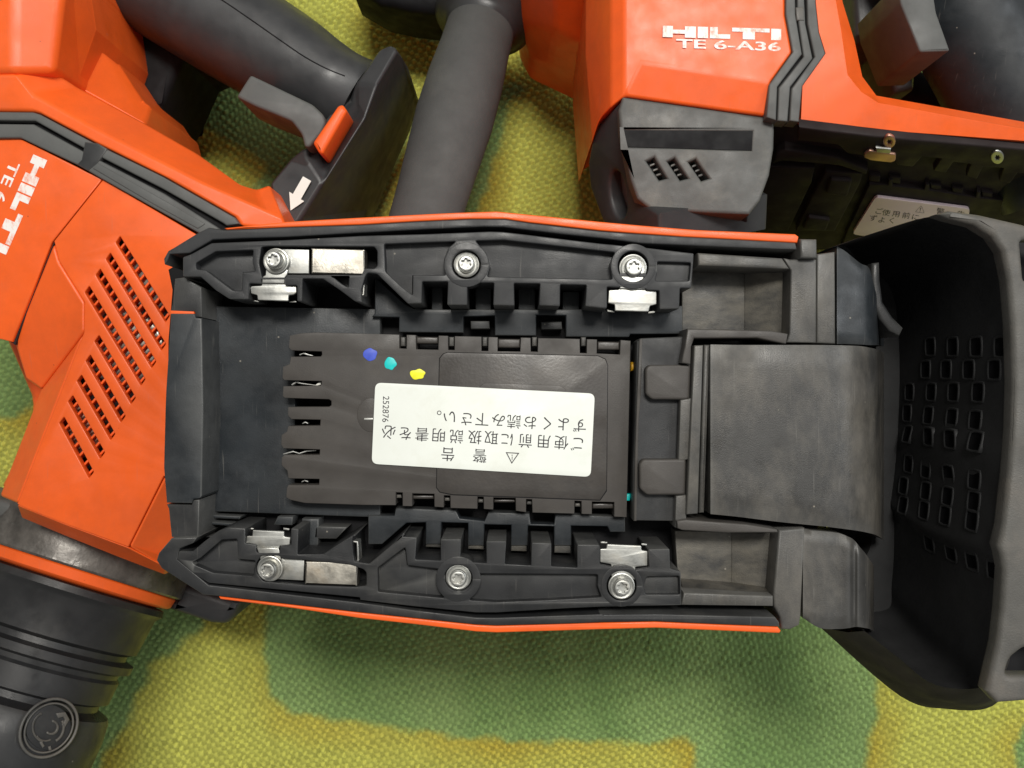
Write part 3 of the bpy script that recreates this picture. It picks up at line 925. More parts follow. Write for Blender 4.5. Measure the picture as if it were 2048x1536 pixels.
tri_i = L4([(1206, 640), (1292, 645), (1244, 714)])
print_mesh("warning_triangle", [(tri_o + tri_i, [(0, 1, 4, 3), (1, 2, 5, 4), (2, 0, 3, 5)]),
                                (L4([(1243, 668), (1250, 668), (1248, 698), (1244, 698)]), [(0, 1, 2, 3)]),
                                (L4([(1242, 653), (1250, 653), (1250, 661), (1242, 661)]), [(0, 1, 2, 3)])], ZS, "ink", stick)
print_mesh("lettering", [fit_text("252876", L4([(240, 174)])[0], (-1.7, 52), (-12.5, -.4))], ZS, "ink", stick)

# ---- latch area right of the cover
latch = mp("latch_plate", C3([(300, 938), (606, 926), (600, 1112), (664, 1128), (660, 1390), (575, 1412)]) + C6([(525, 240), (525, 500), (512, 690), (228, 686), (228, 300)]) + C3([(258, 1536), (272, 960)]), -5.5, 8, "rail_plastic", bevel=.35)
for pts in (C3([(332, 1160), (360, 1132), (664, 1132), (656, 1388), (380, 1386), (335, 1345)]), C6([(270, 300), (295, 268), (588, 268), (582, 512), (320, 512), (272, 470)])):
    mp("latch_tab", pts, -2.8, 5, "cover_plastic", latch, bevel=.5, rnd=5)
mp("latch_guide", C3([(288, 945), (312, 940), (300, 1370), (285, 1530)]) + C6([(250, 690), (232, 690), (240, 200)]), -4.6, 4, "cover_plastic", latch, bevel=.25)
mp("latch_frame", [(1361, 800), (1388, 795), (1384, 918), (1357, 922)], -3, 8, "worn_rubber", bevel=.3)
mp("latch_frame", [(1352, 992), (1372, 990), (1373, 1062), (1350, 1055)], -3, 8, "worn_rubber", bevel=.3)
mp("yellow_wire", [(1262, 724), (1270, 724), (1270, 742), (1262, 742)], -11, 3, "wire_yellow", bevel=.8)
mp("board_edge", [(1253, 988), (1262, 988), (1260, 1002), (1252, 1002)], -10, 2, "paint_cyan", bevel=.3)

# ---- right-hand end
mp("pocket_bar", C3([(714, 312), (1335, 352), (1390, 432), (1280, 428), (720, 406)]), -2, 14, "worn_rubber", bevel=.6)
mp("pocket_floor", C3([(600, 380), (1060, 400), (1060, 900), (600, 900)]), -13, 6, "dirty_plastic", bevel=.3)
facets("pocket_slope", {0: (*C3([(1055, 400)])[0], H0 - 13), 1: (*C3([(1400, 420)])[0], H0 - 7), 2: (*C3([(1395, 910)])[0], H0 - 7), 3: (*C3([(1055, 900)])[0], H0 - 13)}, [(0, 1, 2, 3)], "dirty_plastic", main, H0 - 20, bevel=.3)
mp("end_strip", C3([(1340, 350), (1390, 360), (1462, 360), (1475, 358), (1584, 362), (1582, 972), (1366, 968), (1386, 900), (1396, 440)]), -2, 20, "worn_rubber", bevel=.4)
mp("end_nub", C3([(1466, 210), (1588, 213), (1590, 352), (1470, 350)]), .2, 20, "worn_rubber", bevel=.6)
mp("end_strip", C3([(1588, 322), (1720, 305), (1724, 980), (1586, 974)]), -2.8, 20, "worn_rubber", bevel=.5)
mp("bay_arm", C3([(640, 868), (1000, 876), (1250, 882), (1376, 906), (1362, 978), (1290, 965), (1150, 936), (690, 938), (668, 1000), (662, 1128), (598, 1118), (606, 1060), (620, 1000)]), -1.2, 12, "cover_plastic", bevel=.35)
mp("guide_strip", C3([(690, 990), (756, 988)]) + C6([(668, 640), (592, 646)]), -1.6, 10, "worn_rubber", bevel=.4)
mp("guide_strip", C3([(762, 986), (806, 986)]) + C6([(712, 634), (678, 636)]), -3.2, 10, "worn_rubber", bevel=.6)
mp("bay_arm", C6([(525, 690), (590, 680), (720, 690), (1000, 712), (1210, 748), (1216, 768), (870, 770), (560, 752), (530, 740)]), -1.2, 12, "cover_plastic", bevel=.35)
mp("pocket_floor", C6([(510, 755), (900, 765), (900, 1200), (540, 1200)]), -12, 6, "dirty_plastic", bevel=.3)
facets("pocket_slope", {0: (*C6([(895, 765)])[0], H0 - 12), 1: (*C6([(1222, 770)])[0], H0 - 8), 2: (*C6([(1190, 1210)])[0], H0 - 8), 3: (*C6([(895, 1200)])[0], H0 - 12)}, [(0, 1, 2, 3)], "dirty_plastic", main, H0 - 20, bevel=.3)
facets("pocket_ramp", {0: (*C6([(545, 1080)])[0], H0 - 12), 1: (*C6([(1140, 1140)])[0], H0 - 9), 2: (*C6([(1180, 1205)])[0], H0 - 3), 3: (*C6([(570, 1182)])[0], H0 - 4)}, [(0, 1, 2, 3)], "dirty_plastic", main, H0 - 16, bevel=.3)
mp("pocket_bar", C6([(572, 1178), (1182, 1202), (1182, 1272), (556, 1264)]), -1.8, 14, "worn_rubber", bevel=.4)
mp("end_strip", C6([(1222, 752), (1400, 738), (1372, 1340), (1362, 1402), (1300, 1432), (1240, 1430), (1228, 1345), (1188, 1272), (1184, 1200)]), -2, 20, "worn_rubber", bevel=.6)


def strip_panel(name, rows, m, drop=14):
    """rows: (x, ytop, ybottom, z mm below the bay top); smooth across x"""
    rr = catmull(rows, 5)
    G = []
    for x, y0, y1, z in rr:
        h = H0 + z
        r = [P(x, y0, h)]
        r[0] = r[0] + Vector((0, 0, -drop / 1000))
        n = 14
        for k in range(n + 1):
            t = k / n
            e = min(t, 1 - t)
            r.append(P(x, y0 + (y1 - y0) * t, h - .8 * max(0, 1 - e / .03) ** 2))
        q = P(x, y1, h)
        r.append(q + Vector((0, 0, -drop / 1000)))
        G.append(r)
    first = [p + Vector((0, 0, -drop / 1000)) if 0 < i < len(G[0]) - 1 else p for i, p in enumerate(G[0])]
    return grid_mesh(name, [first] + G, m, main, smooth=60)


strip_panel("handle_panel", [(1421, 689, 1028, -1.4), (1480, 690, 1034, -1.2), (1560, 690, 1044, -1.2), (1640, 690, 1052, -1.5), (1690, 691, 1058, -2.2), (1718, 692, 1062, -4.2), (1738, 695, 1066, -8), (1752, 698, 1070, -15), (1762, 702, 1076, -26), (1768, 706, 1080, -44)], "worn_rubber")
strip_panel("handle_shoulder", [(1674, 493, 688, -3.8), (1690, 502, 688, -4.2), (1720, 526, 689, -4.8), (1738, 536, 690, -6.0), (1748, 570, 690, -9), (1756, 600, 690, -16), (1768, 640, 692, -40)], "blue_black_plastic")
strip_panel("handle_shoulder", [(1606, 1060, 1236, -2.6), (1640, 1062, 1256, -2.8), (1676, 1066, 1258, -3.4), (1698, 1074, 1256, -3.0), (1708, 1080, 1254, -4.2), (1718, 1092, 1254, -3.8), (1730, 1106, 1256, -6), (1740, 1120, 1258, -14), (1748, 1132, 1262, -36)], "worn_rubber")
# curved lip between shoulder and cavity
lip = [(1760, 524), (1761, 560), (1767, 604), (1786, 634), (1808, 656), (1800, 672), (1780, 662), (1760, 638), (1748, 610), (1744, 560), (1745, 526)]
mp("handle_lip", lip, -13, 30, "black_plastic", bevel=.8)

# cavity of the handle
rimk = [(1672, 492, -2.5), (1760, 462, -1.5), (1866, 433, 0), (1950, 447, 3), (2004, 500, 6), (2024, 620, 7), (2029, 760, 7.5), (2022, 930, 7.5), (2006, 1060, 7), (1998, 1100, 6.5), (2008, 1140, 6.5), (2000, 1240, 5), (1984, 1320, 3),
        (1962, 1374, 0), (1869, 1369, -4), (1800, 1318, -6), (1729, 1262, -8)]
leftk = [(1724, 1250, -14), (1724, 1140, -30), (1745, 1070, -40), (1745, 900, -42), (1748, 760, -42), (1752, 690, -40), (1738, 640, -30), (1728, 560, -14), (1700, 500, -8), (1672, 492, -2.5)]


def pk3(p):
    return P(p[0], p[1], H0 + p[2])


rim = [pk3(p) for p in catmull(rimk, 6)]
lef = [pk3(p) for p in catmull(leftk, 6)][1:-1]
loop = rim + lef
nr = len(rim)
rows = []
for k in range(9):
    t = k / 8
    row = []
    for i, p in enumerate(loop):
        zf = (H0 - 50) / 1000
        b = Vector((p.x, p.y, zf))
        if i < nr:
            c = P(1800, 880, H0 - 50)
            b = b + (Vector((c.x, c.y, zf)) - b) * .10
            bul = math.sin(t * math.pi) * .0025
            q = p.lerp(b, t)
            dirc = Vector((q.x - c.x, q.y - c.y, 0))
            if dirc.length > 1e-6:
                q = q + dirc.normalized() * bul
        else:
            q = p.lerp(b, t)
        row.append(q)
    rows.append(row)
cpt = sum(rows[-1], Vector()) / len(loop)
for t in (.5, .97):
    rows.append([p.lerp(cpt, t) for p in rows[-1]])
cav = grid_mesh("handle_cavity", rows, "soft_rubber", main, closed=True, smooth=50)
cav.data.materials[0] = MATS["cavity_rubber"]

# outer skin of the handle root
outk = [(1672, 494, -12), (1760, 470, -14), (1866, 445, -16), (1950, 455, -16), (2010, 505, -16), (2040, 620, -20), (2040, 760, -20), (2040, 930, -20), (2030, 1060, -20), (2030, 1100, -20), (2040, 1140, -20), (2030, 1240, -20), (2030, 1340, -20),
        (1985, 1412, -24), (1894, 1418, -26), (1800, 1392, -26), (1641, 1255, -24)]
o1 = [pk3(p) for p in catmull(outk, 6)]
mid = [a.lerp(b, .45) + Vector((0, 0, .0025)) for a, b in zip(rim, o1)]
low = [Vector((p.x * .97, p.y * .93, .09)) for p in o1]
lo2 = [Vector((p.x * .95, p.y * .85, .02)) for p in o1]
top_in = [p + Vector((0, 0, 0)) for p in rim]
grid_mesh("handle_skin", [top_in, mid, o1, low, lo2], "matte_skin", main, smooth=60)

# grey end of the handle, beyond the cavity
endp = [(1872, 428), (1900, 437), (1950, 449), (1986, 472), (2006, 502), (2018, 560), (2025, 640), (2029, 760), (2026, 860), (2020, 940), (2008, 1050), (1998, 1092), (2003, 1108), (2009, 1140), (2004, 1220), (1996, 1290), (1984, 1340), (1974, 1384), (1996, 1408), (2048, 1404), (2130, 1395), (2170, 1100), (2170, 700), (2140, 480), (2048, 448), (1960, 428), (1900, 420)]
mp("handle_end", endp, 8, 5, "pale_rubber", bevel=1.4, res=4,
   holes=[fillet([(2012, 1352), (2022, 1318), (2050, 1296), (2110, 1290), (2110, 1352)], 10), fillet([(2043, 480), (2110, 480), (2110, 566), (2050, 562)], 8)])
mp("handle_end_plug", [(2000, 1280), (2120, 1280), (2120, 1370), (2000, 1370)], -4, 6, "deep_black")
mp("handle_end_plug", [(2036, 470), (2120, 470), (2120, 580), (2036, 580)], -4, 6, "deep_black")

# grip nubs on the inner face of the handle
K6 = cr(1700, 480, .4695)
nubrows = [(455, [305, 400, 500, 605]), (552, [285, 372, 468, 578]), (648, [216, 308, 403, 508]), (738, [206, 296, 396, 496]), (828, [206, 296, 388, 496]),
           (955, [212, 285, 382, 492]), (1048, [190, 285, 378, 490]), (1130, [188, 278, 368, 482]), (1290, [300, 392, 482, 575])]
from mathutils.bvhtree import BVHTree
bmc = bmesh.new()
bmc.from_mesh(cav.data)
tree = BVHTree.FromBMesh(bmc)
offc = main.location
camo = Vector((0, 0, D / 1000)) - offc
nub_me = None
for y, xl in nubrows:
    for j, x in enumerate(xl):
        if y == 1290:
            yy = y + j * 38
        elif y >= 955:
            yy = y + j * 22
        else:
            yy = y + (j * 10 if y > 700 else 0)
        px, py = K6([(x + 38, yy)])[0]
        d = (P(px, py, 60) - offc - camo).normalized()
        loc, nor, _, _ = tree.ray_cast(camo, d)
        if loc is None:
            continue
        if nor.dot(d) > 0:
            nor = -nor
        if nub_me is None:
            bm = bmesh.new()
            prof = [(1.0, -.5), (.98, .22), (.93, .30), (.87, .32), (.80, .28), (.76, .10)]
            L = []
            for s_, z_ in prof:
                row = []
                for k in range(16):
                    a = 2 * math.pi * k / 16
                    ca, sa = math.cos(a), math.sin(a)
                    e = 1 / max(abs(ca), abs(sa)) ** .75
                    row.append(bm.verts.new((ca * e * s_ * .0027, sa * e * s_ * .0030, z_ / 1000)))
                L.append(row)
            for q in range(len(L) - 1):
                for k in range(16):
                    bm.faces.new((L[q][k], L[q][(k + 1) % 16], L[q + 1][(k + 1) % 16], L[q + 1][k]))
            pit = bm.faces.new(L[-1])
            pit.material_index = 1  # black floor paints the shade of a deep hole into a shallow cell
            bmesh.ops.recalc_face_normals(bm, faces=bm.faces)
            nub_me = bpy.data.meshes.new("grip_cell")
            bm.to_mesh(nub_me)
            bm.free()
            nub_me.materials.append(MATS["cavity_rubber"])
            nub_me.materials.append(MATS["pit_black"])
            for p in nub_me.polygons:
                p.use_smooth = True
        ob = bpy.data.objects.new("grip_cell", nub_me)
        COL.objects.link(ob)
        ob.parent = cav
        ob.location = loc
        ob.rotation_euler = nor.to_track_quat('Z', 'Y').to_euler()
bmc.free()

# body of the tool below the bay (it rests on its back)
facets("motor_housing", {0: (520, 500, H0 - 58), 1: (1000, 470, H0 - 58), 2: (1560, 510, H0 - 58), 3: (1560, 1220, H0 - 58), 4: (1000, 1220, H0 - 58), 5: (520, 1150, H0 - 58)},
       [(0, 1, 2, 3, 4, 5)], "orange_plastic", main, -2.5, bevel=4, inset=.22)

# ------------------------------------------------------------------ tool on the left, lying on its side
left = empty("rotary_hammer", P(150, 700, 0), "orange hammer drill lying on its side at the left, loop handle up and chuck down",
             "hammer drill", "cordless hammer drills")
HV = 106.0
vent_pts = [(206, 359)] + [(395, 470), (520, 548), (520, 1010), (327, 952), (256, 1094), (135, 1050), (49, 1016), (34, 1008)] + [(168, 664), (169, 604), (118, 522), (108, 482)]
slots = []
ends = [((605, 205), (855, 605)), ((555, 290), (835, 750)), ((503, 372), (785, 840)), ((447, 460), (730, 930)), ((497, 712), (680, 1025)), ((452, 812), (628, 1118)), ((407, 915), (575, 1210)), ((362, 1020), (522, 1305)), ((317, 1130), (465, 1405))]
rib_list = []
for a, b in ends:
    (ax, ay), (bx, by) = N3([a])[0], N3([b])[0]
    d = Vector((bx - ax, by - ay))
    L = d.length
    d /= L
    n = Vector((d.y, -d.x))
    wv = 7.2
    A, B = Vector((ax, ay)), Vector((bx, by))
    sk = d * 5
    slots.append([tuple(A - n * wv + sk * .3), tuple(A + n * wv + sk * -1.0), tuple(B + n * wv - sk * .3), tuple(B - n * wv + sk)])
    m_ = int(L / 17.5)
    for k in range(m_):
        c = A + d * (L * (k + .8) / m_)
        rib_list.append((c, d, n))
vent = prism("vent_shell", vent_pts, HV, 2.4, "orange_plastic", left, holes=[fillet(s, 2, 2) for s in slots], bevel=.3)
for c, d, n in rib_list:
    q = [c - d * 2.6 - n * 9 + d * 3, c + d * 2.6 - n * 9 + d * 3, c + d * 2.6 + n * 9 - d * 3, c - d * 2.6 + n * 9 - d * 3]
    prism("vent_rib", [tuple(v) for v in q], HV - 1.7, 3, "orange_plastic", vent, bevel=.3)
prism("motor_core", [(70, 450), (210, 370), (500, 540), (500, 980), (300, 1040), (60, 1000), (180, 660)], HV - 9, 40, "dark_brown_plastic", left, bevel=1)
for i, (x, y, r) in enumerate(((150, 860, 60), (250, 700, 80), (300, 560, 60))):
    prism("motor_winding", circle(x, y, r, 20), HV - 6.5 - i * .5, 6, "copper_metal" if i == 0 else "nickel_steel", left, bevel=1)
prism("logo_panel", [(-160, 277), (40, 277), (204, 359), (104, 484), (72, 565), (24, 684), (-160, 640)], plane3((40, 277, HV), (204, 359, HV), (24, 684, HV - 5)), 40, "orange_plastic", left, bevel=.4)
facets("side_shell", {0: (107, 484, HV), 1: (118, 522, HV), 2: (169, 604, HV), 3: (168, 664, HV), 4: (80, 780, HV - 9), 5: (50, 757, HV - 12), 6: (26, 684, HV - 7), 7: (74, 566, HV - 3)},
       [(0, 1, 7), (1, 2, 6, 7), (2, 3, 4, 5, 6)], "orange_plastic", left, 30, bevel=1.2)
facets("side_shell", {0: (168, 664, HV), 1: (34, 1009, HV), 2: (-2, 994, HV - 9), 3: (80, 780, HV - 9)}, [(0, 1, 2, 3)], "orange_plastic", left, 40, bevel=1.2)
facets("side_shell", {0: (328, 952, HV), 1: (256, 1095, HV), 2: (335, 1136, HV - 7), 3: (450, 1160, HV - 30), 4: (500, 1000, HV - 14)}, [(0, 1, 2, 3, 4)], "orange_plastic", left, 30, bevel=1.0)
facets("side_shell", {0: (34, 1009, HV), 1: (49, 1016, HV), 2: (135, 1050, HV), 3: (256, 1095, HV), 4: (335, 1136, HV - 7), 5: (330, 1150, HV - 16), 6: (240, 1116, HV - 10), 7: (130, 1072, HV - 10), 8: (44, 1036, HV - 12)},
       [(0, 1, 8), (1, 2, 7, 8), (2, 3, 6, 7), (3, 4, 5, 6)], "orange_plastic", left, 50, bevel=.8)
prism("part_seam", [(200, 358), (209, 362), (110, 486), (76, 568), (30, 690), (22, 684), (70, 562), (103, 482)], plane3((40, 277, HV), (204, 359, HV), (24, 684, HV - 5)), 3, "dark_brown_plastic", left, dz=-.9, bevel=.1)
# rubber bands
bp1 = N1([(-300, 683), (200, 688), (245, 702), (560, 870), (1000, 1085), (1440, 1335), (1470, 1375), (1390, 1385), (1370, 1370), (1000, 1160), (560, 935), (215, 742), (-300, 735)])
bp2 = N1([(-300, 757), (205, 762), (560, 958), (1000, 1185), (1330, 1392), (1400, 1450), (1280, 1470), (1218, 1430), (620, 1097), (480, 1015), (125, 847), (-300, 845)])
prism("rubber_band", bp1, HV + 1.2, 5, "grey_rubber", left, bevel=.5)
prism("rubber_band", bp2, HV + 1.2, 5, "grey_rubber", left, bevel=.5)
prism("band_groove", N1([(-300, 690), (240, 710), (1450, 1360), (1400, 1450), (1230, 1430), (125, 840), (-300, 840)]), HV - 1, 6, "deep_black", left, bevel=.1)
prism("band_key", N1([(520, 870), (600, 880), (660, 915), (600, 1000), (540, 1050), (470, 1010), (500, 980)]), HV + 1.45, 5, "black_plastic", left, bevel=.4)
prism("band_inlay", N1([(600, 1000), (1000, 1225), (1260, 1375), (1215, 1405), (960, 1265), (570, 1035)]), HV + 1.5, 5, "grey_rubber", left, bevel=.3)
# shell above the band
facets("upper_shell", {0: (-160, 221, HV), 1: (66, 223, HV), 2: (82, 228, HV), 3: (184, 282, HV), 4: (326, 352, HV), 5: (470, 434, HV), 6: (482, 452, HV), 7: (575, 460, HV - 3), 8: (566, 436, HV - 3), 9: (538, 369, HV - 9),
                       10: (512, 379, HV - 12), 11: (479, 369, HV - 12), 12: (392, 306, HV - 12), 13: (290, 247, HV - 12), 14: (150, 172, HV - 10), 15: (110, 146, HV - 6), 16: (60, 186, HV + .5), 17: (212, 268, HV), 18: (420, 372, HV), 19: (530, 420, HV - 1), 20: (28, 146, HV + 1.5), 21: (-160, 150, HV + 2)},
       [(0, 1, 20, 21), (1, 2, 16, 20), (2, 3, 17, 16), (3, 4, 18, 17), (4, 5, 19, 18), (5, 6, 7, 8, 19), (19, 8, 9, 10), (18, 19, 10, 11), (17, 18, 11, 12), (17, 12, 13), (16, 17, 13, 14), (20, 16, 14, 15)],
       "orange_plastic", left, 40, bevel=1.8, seg=4)
facets("gear_shell", {0: (-160, 152, HV + 2), 1: (28, 146, HV + 2), 2: (108, 144, HV - 2), 3: (135, -80, HV - 2), 4: (30, -80, HV + 5), 5: (-160, -80, HV + 6)}, [(0, 1, 4, 5), (1, 2, 3, 4)], "orange_plastic", left, 40, bevel=2.0, seg=4)
facets("gear_shell", {0: (108, 142, HV - 3), 1: (152, 172, HV - 16), 2: (192, 60, HV - 16), 3: (172, -80, HV - 16), 4: (136, -80, HV - 3)}, [(0, 1, 2, 3, 4)], "orange_plastic", left, 40, bevel=1.2)
facets("gear_shell", {0: (150, 174, HV - 20), 1: (290, 249, HV - 24), 2: (302, 214, HV - 34), 3: (286, 202, HV - 34), 4: (194, 60, HV - 34), 5: (166, -80, HV - 34), 6: (160, -80, HV - 24), 7: (184, 62, HV - 22)},
       [(0, 1, 2, 3, 4, 7), (7, 4, 5, 6)], "orange_plastic", left, 30, bevel=1.0)

# print on the left tool
def logo(O, ux, uy):
    R = [(0, 65, 0, 75), (65, 142, 24, 50), (142, 212, 0, 75), (224, 290, 0, 75), (302, 352, 0, 75), (352, 432, 46, 75), (444, 684, 0, 26), (512, 590, 26, 75), (694, 758, 0, 75)]
    out = []
    for a, b, c, d in R:
        out.append(([(O[0] + ux[0] * x + uy[0] * y, O[1] + ux[1] * x + uy[1] * y) for x, y in ((a, c), (b, c), (b, d), (a, d))], [(0, 1, 2, 3)]))
    return out


lp = plane3((40, 277, HV), (204, 359, HV), (24, 684, HV - 5))
ux = Vector((-.40, .917)) * .272
uy = Vector((-.92, -.40)) * .40
print_mesh("logo_print", logo(N1([(290, 985)])[0], ux, uy), lp, "white_print", left, .06)
o_ = Vector(N1([(125, 1012)])[0])
print_mesh("model_print", [fit_text("TE 6-A36", tuple(o_), tuple(Vector((-.40, .917)) * 178), tuple(Vector((-.92, -.40)) * 22), .012)], lp, "white_print", left, .06)

# loop handle of the left tool
secs = [(150, -135, 106, 60), (250, -75, 106, 60), (365, -3, 104, 60), (480, 67, 102, 60), (580, 128, 97, 60), (640, 165, 88, 60), (685, 192, 84, 60), (725, 216, 92, 58)]
sc_ = catmull(secs, 5)
rows = []
for i, (x, y, w, h) in enumerate(sc_):
    a = sc_[max(i - 1, 0)]
    b = sc_[min(i + 1, len(sc_) - 1)]
    d = Vector((b[0] - a[0], b[1] - a[1])).normalized()
    n = Vector((-d.y, d.x))
    row = []
    for k in range(36):
        an = 2 * math.pi * k / 36
        hh = h + 19 * math.sin(an)
        row.append(P(x, y, h) + (P(x + n.x * w, y + n.y * w, h) - P(x, y, h)) * (abs(math.cos(an)) ** .85 * (1 if math.cos(an) > 0 else -1)) + Vector((0, 0, .019 * math.sin(an))))
    rows.append(row)
grip = grid_mesh("handle_grip", rows, "soft_rubber", left, True, 60, True)
from mathutils.bvhtree import BVHTree
bmg = bmesh.new()
bmg.from_mesh(grip.data)
tg = BVHTree.FromBMesh(bmg)
sp = []
for x, y, _ in catmull([(410, -20, 0), (447, 2, 0), (500, 38, 0), (560, 80, 0), (610, 114, 0), (655, 138, 0), (690, 152, 0)], 4):
    c0 = Vector((0, 0, D / 1000)) - left.location
    dd = (P(x, y, 10) - left.location - c0).normalized()
    hit = tg.ray_cast(c0, dd)[0]
    if hit:
        sp.append(hit + left.location)
bmg.free()
rws = []
for i, q in enumerate(sp):
    dd = (sp[min(i + 1, len(sp) - 1)] - sp[max(i - 1, 0)]).normalized()
    u = dd.orthogonal().normalized()
    w = dd.cross(u)
    rws.append([q + (u * math.cos(b) + w * math.sin(b)) * .00022 for b in [2 * math.pi * j / 6 for j in range(6)]])
grid_mesh("handle_seam", rws, "deep_black", left, True, 60, True)
gv = N2([(1740, 300), (1810, 264), (1862, 296), (1725, 520), (1650, 720), (1400, 1112), (1310, 985), (1300, 880), (1345, 860), (1425, 700), (1560, 600), (1600, 500)])
hs = [78, 80, 78, 83, 84, 85, 85, 84, 76, 74, 76, 79]
V = {i: (*p, h) for i, (p, h) in enumerate(zip(gv, hs))}
ov = N2([(1915, 390), (1918, 480), (1885, 680), (1790, 930), (1650, 1280), (1560, 1500), (1260, 1335), (1150, 1420), (1120, 1230), (1080, 1112), (1210, 950)])
oh = [56, 48, 42, 38, 38, 50, 84, 84, 84, 80, 82]
for i, (p, h) in enumerate(zip(ov, oh)):
    V[20 + i] = (*p, h)
V[40] = (*N2([(1620, 640)])[0], 79)
V[41] = (*N2([(1480, 850)])[0], 74)
facets("handle_guard", V, [(0, 1, 2, 3, 11), (11, 3, 4, 40), (11, 40, 41, 9, 10), (40, 4, 5, 41), (41, 5, 6, 7, 8, 9), (2, 20, 21, 3), (3, 21, 22, 4), (4, 22, 23, 5), (5, 23, 24, 26), (24, 25, 26), (26, 25, 27), (5, 26, 27, 28, 29, 30, 6), (6, 30, 7)],
       "soft_rubber", left, 20, bevel=1.4, seg=4)
prism("handle_front", [(60, -80), (172, -60), (196, 64), (288, 204), (304, 214), (296, 256), (332, 190), (366, 112), (440, 80), (380, -80)], 52, 40, "deep_black", left, bevel=3)
trig = prism("trigger", N2([(880, 582), (965, 448), (1340, 628), (1405, 690), (1420, 740), (1395, 800), (1322, 884), (1292, 884), (1275, 810), (1215, 730), (1120, 690), (1000, 642)]), 90, 22, "grey_rubber", left, bevel=.9, rnd=6)
prism("direction_switch", N2([(1340, 858), (1492, 634), (1520, 626), (1548, 665), (1400, 926), (1378, 920)]), 92, 14, "orange_plastic", left, bevel=1.1, rnd=4)
print_mesh("arrow_mark", [(N2([(1283, 1062), (1332, 1090), (1270, 1200), (1290, 1212), (1208, 1268), (1200, 1155), (1222, 1168)]), [(0, 1, 2, 6), (3, 4, 5, 6, 2)])], plane3((580, 330, 84.8), (600, 440, 84.2), (560, 400, 84.0)), "paper", left, .8)

# nose of the left tool
ax0 = P(185, 1085, 50)
ax1 = P(-5, 1500, 72)
adir = (ax1 - ax0).normalized()
ax0 = ax0 - adir * .0005


def nose(name, prof, m):
    return lathe(name, ax0, adir, prof, m, left, 72, 35)


nose("nose_collar", [(-26, 33), (-8, 33), (-7, 32), (-4, 32), (-3, 31)], "orange_plastic")
nose("clamp_band", [(-7, 28), (-6.8, 34.0), (-6.2, 34.6), (9.2, 34.6), (9.8, 34.0), (10, 28)], "worn_steel")
nose("nose_ring", [(9.8, 28), (9.9, 32.6), (10.4, 33), (13.2, 32.4), (13.8, 31.6), (14.8, 26)], "orange_plastic")
nose("chuck_sleeve", [(14.5, 27), (15, 30.8), (17, 31.2), (18, 30.2), (19, 29.4), (31, 28.2), (32.2, 25.6), (34, 25.6), (35, 28.8), (37.5, 28.6), (38.5, 25.6), (40, 25.4), (41, 26.4), (48, 26.0), (49, 23.6), (51, 23.6), (52.5, 27.4)], "chuck_rubber")
chuck = nose("chuck_ring", [(52, 24), (52.6, 27.6), (54, 28.4), (60, 29.0), (78, 28.6), (82, 27.0), (84, 24), (84.5, 10)], "black_plastic")
# embossed ring mark on the chuck
bmg = bmesh.new()
bmg.from_mesh(chuck.data)
tg = BVHTree.FromBMesh(bmg)
c0 = Vector((0, 0, D / 1000)) - left.location
ec, en, _, _ = tg.ray_cast(c0, (P(97, 1455, 10) - left.location - c0).normalized())
bmg.free()
ec = ec + left.location
if en.z < 0:
    en = -en
ec = ec + en * .0006
for r0, nm in ((8.3, "emblem_ring"), (7.0, "emblem_ring")):
    u = en.orthogonal().normalized()
    w = en.cross(u)
    rows = []
    for k in range(40):
        a = 2 * math.pi * k / 40
        rad = u * math.cos(a) + w * math.sin(a)
        c = ec + rad * r0 / 1000
        rows.append([c + (rad * math.cos(b) + en * math.sin(b)) * (.00045 if r0 > 8 else .0003) for b in [2 * math.pi * j / 8 for j in range(8)]])
    rows.append(rows[0])
    grid_mesh(nm, rows, "worn_rubber", left, True, 60)
empl = (ec, en)
def arc(cx, cy, r, w, a0, a1, n=16):
    A = [math.radians(a0 + (a1 - a0) * k / n) for k in range(n + 1)]
    return [(cx + (r + w) * math.cos(q), cy + (r + w) * math.sin(q)) for q in A] + [(cx + (r - w) * math.cos(q), cy + (r - w) * math.sin(q)) for q in A[::-1]]


for pts in (arc(97, 1455, 31, 2.2, 110, 245), arc(97, 1455, 31, 2.2, -25, 60), arc(103, 1455, 13, 2.4, -80, 130),
            N4([(300, 1245), (350, 1238), (372, 1278), (345, 1322), (332, 1306), (348, 1278), (338, 1262), (312, 1270)]), arc(92, 1462, 20, 1.6, 60, 150),
            [(80, 1486), (84, 1482), (90, 1492), (86, 1496)], [(97, 1494), (102, 1492), (104, 1500), (99, 1501)]):
    prism("emblem_mark", pts, empl, 1.5, "worn_rubber", left, bevel=.2, dz=.15)
prism("emblem_disc", circle(97, 1455, 46, 32, 46), empl, 3, "black_plastic", left, dz=-.4, bevel=.3)
prism("clamp_screw_block", N4([(-80, 90), (30, 110), (105, 150), (100, 215), (40, 240), (-80, 180)]), 78, 30, "grey_rubber", left, bevel=2, rnd=6)
prism("clamp_stub", N4([(880, 690), (960, 540), (1120, 600), (1290, 650), (1240, 740), (1200, 775), (1120, 770), (1000, 730)]), 45, 30, "soft_rubber", left, bevel=3, rnd=8)
facets("body_core", {0: (-160, 300, 60), 1: (-160, -60, 60), 2: (150, -60, 60), 3: (150, 160, 60), 4: (500, 400, 60), 5: (460, 900, 60), 6: (300, 1060, 60), 7: (40, 1010, 60), 8: (60, 800, 60)}, [(0, 1, 2, 3, 4, 5, 6, 7, 8)], "orange_plastic", left, -2.5, bevel=3, inset=.12)

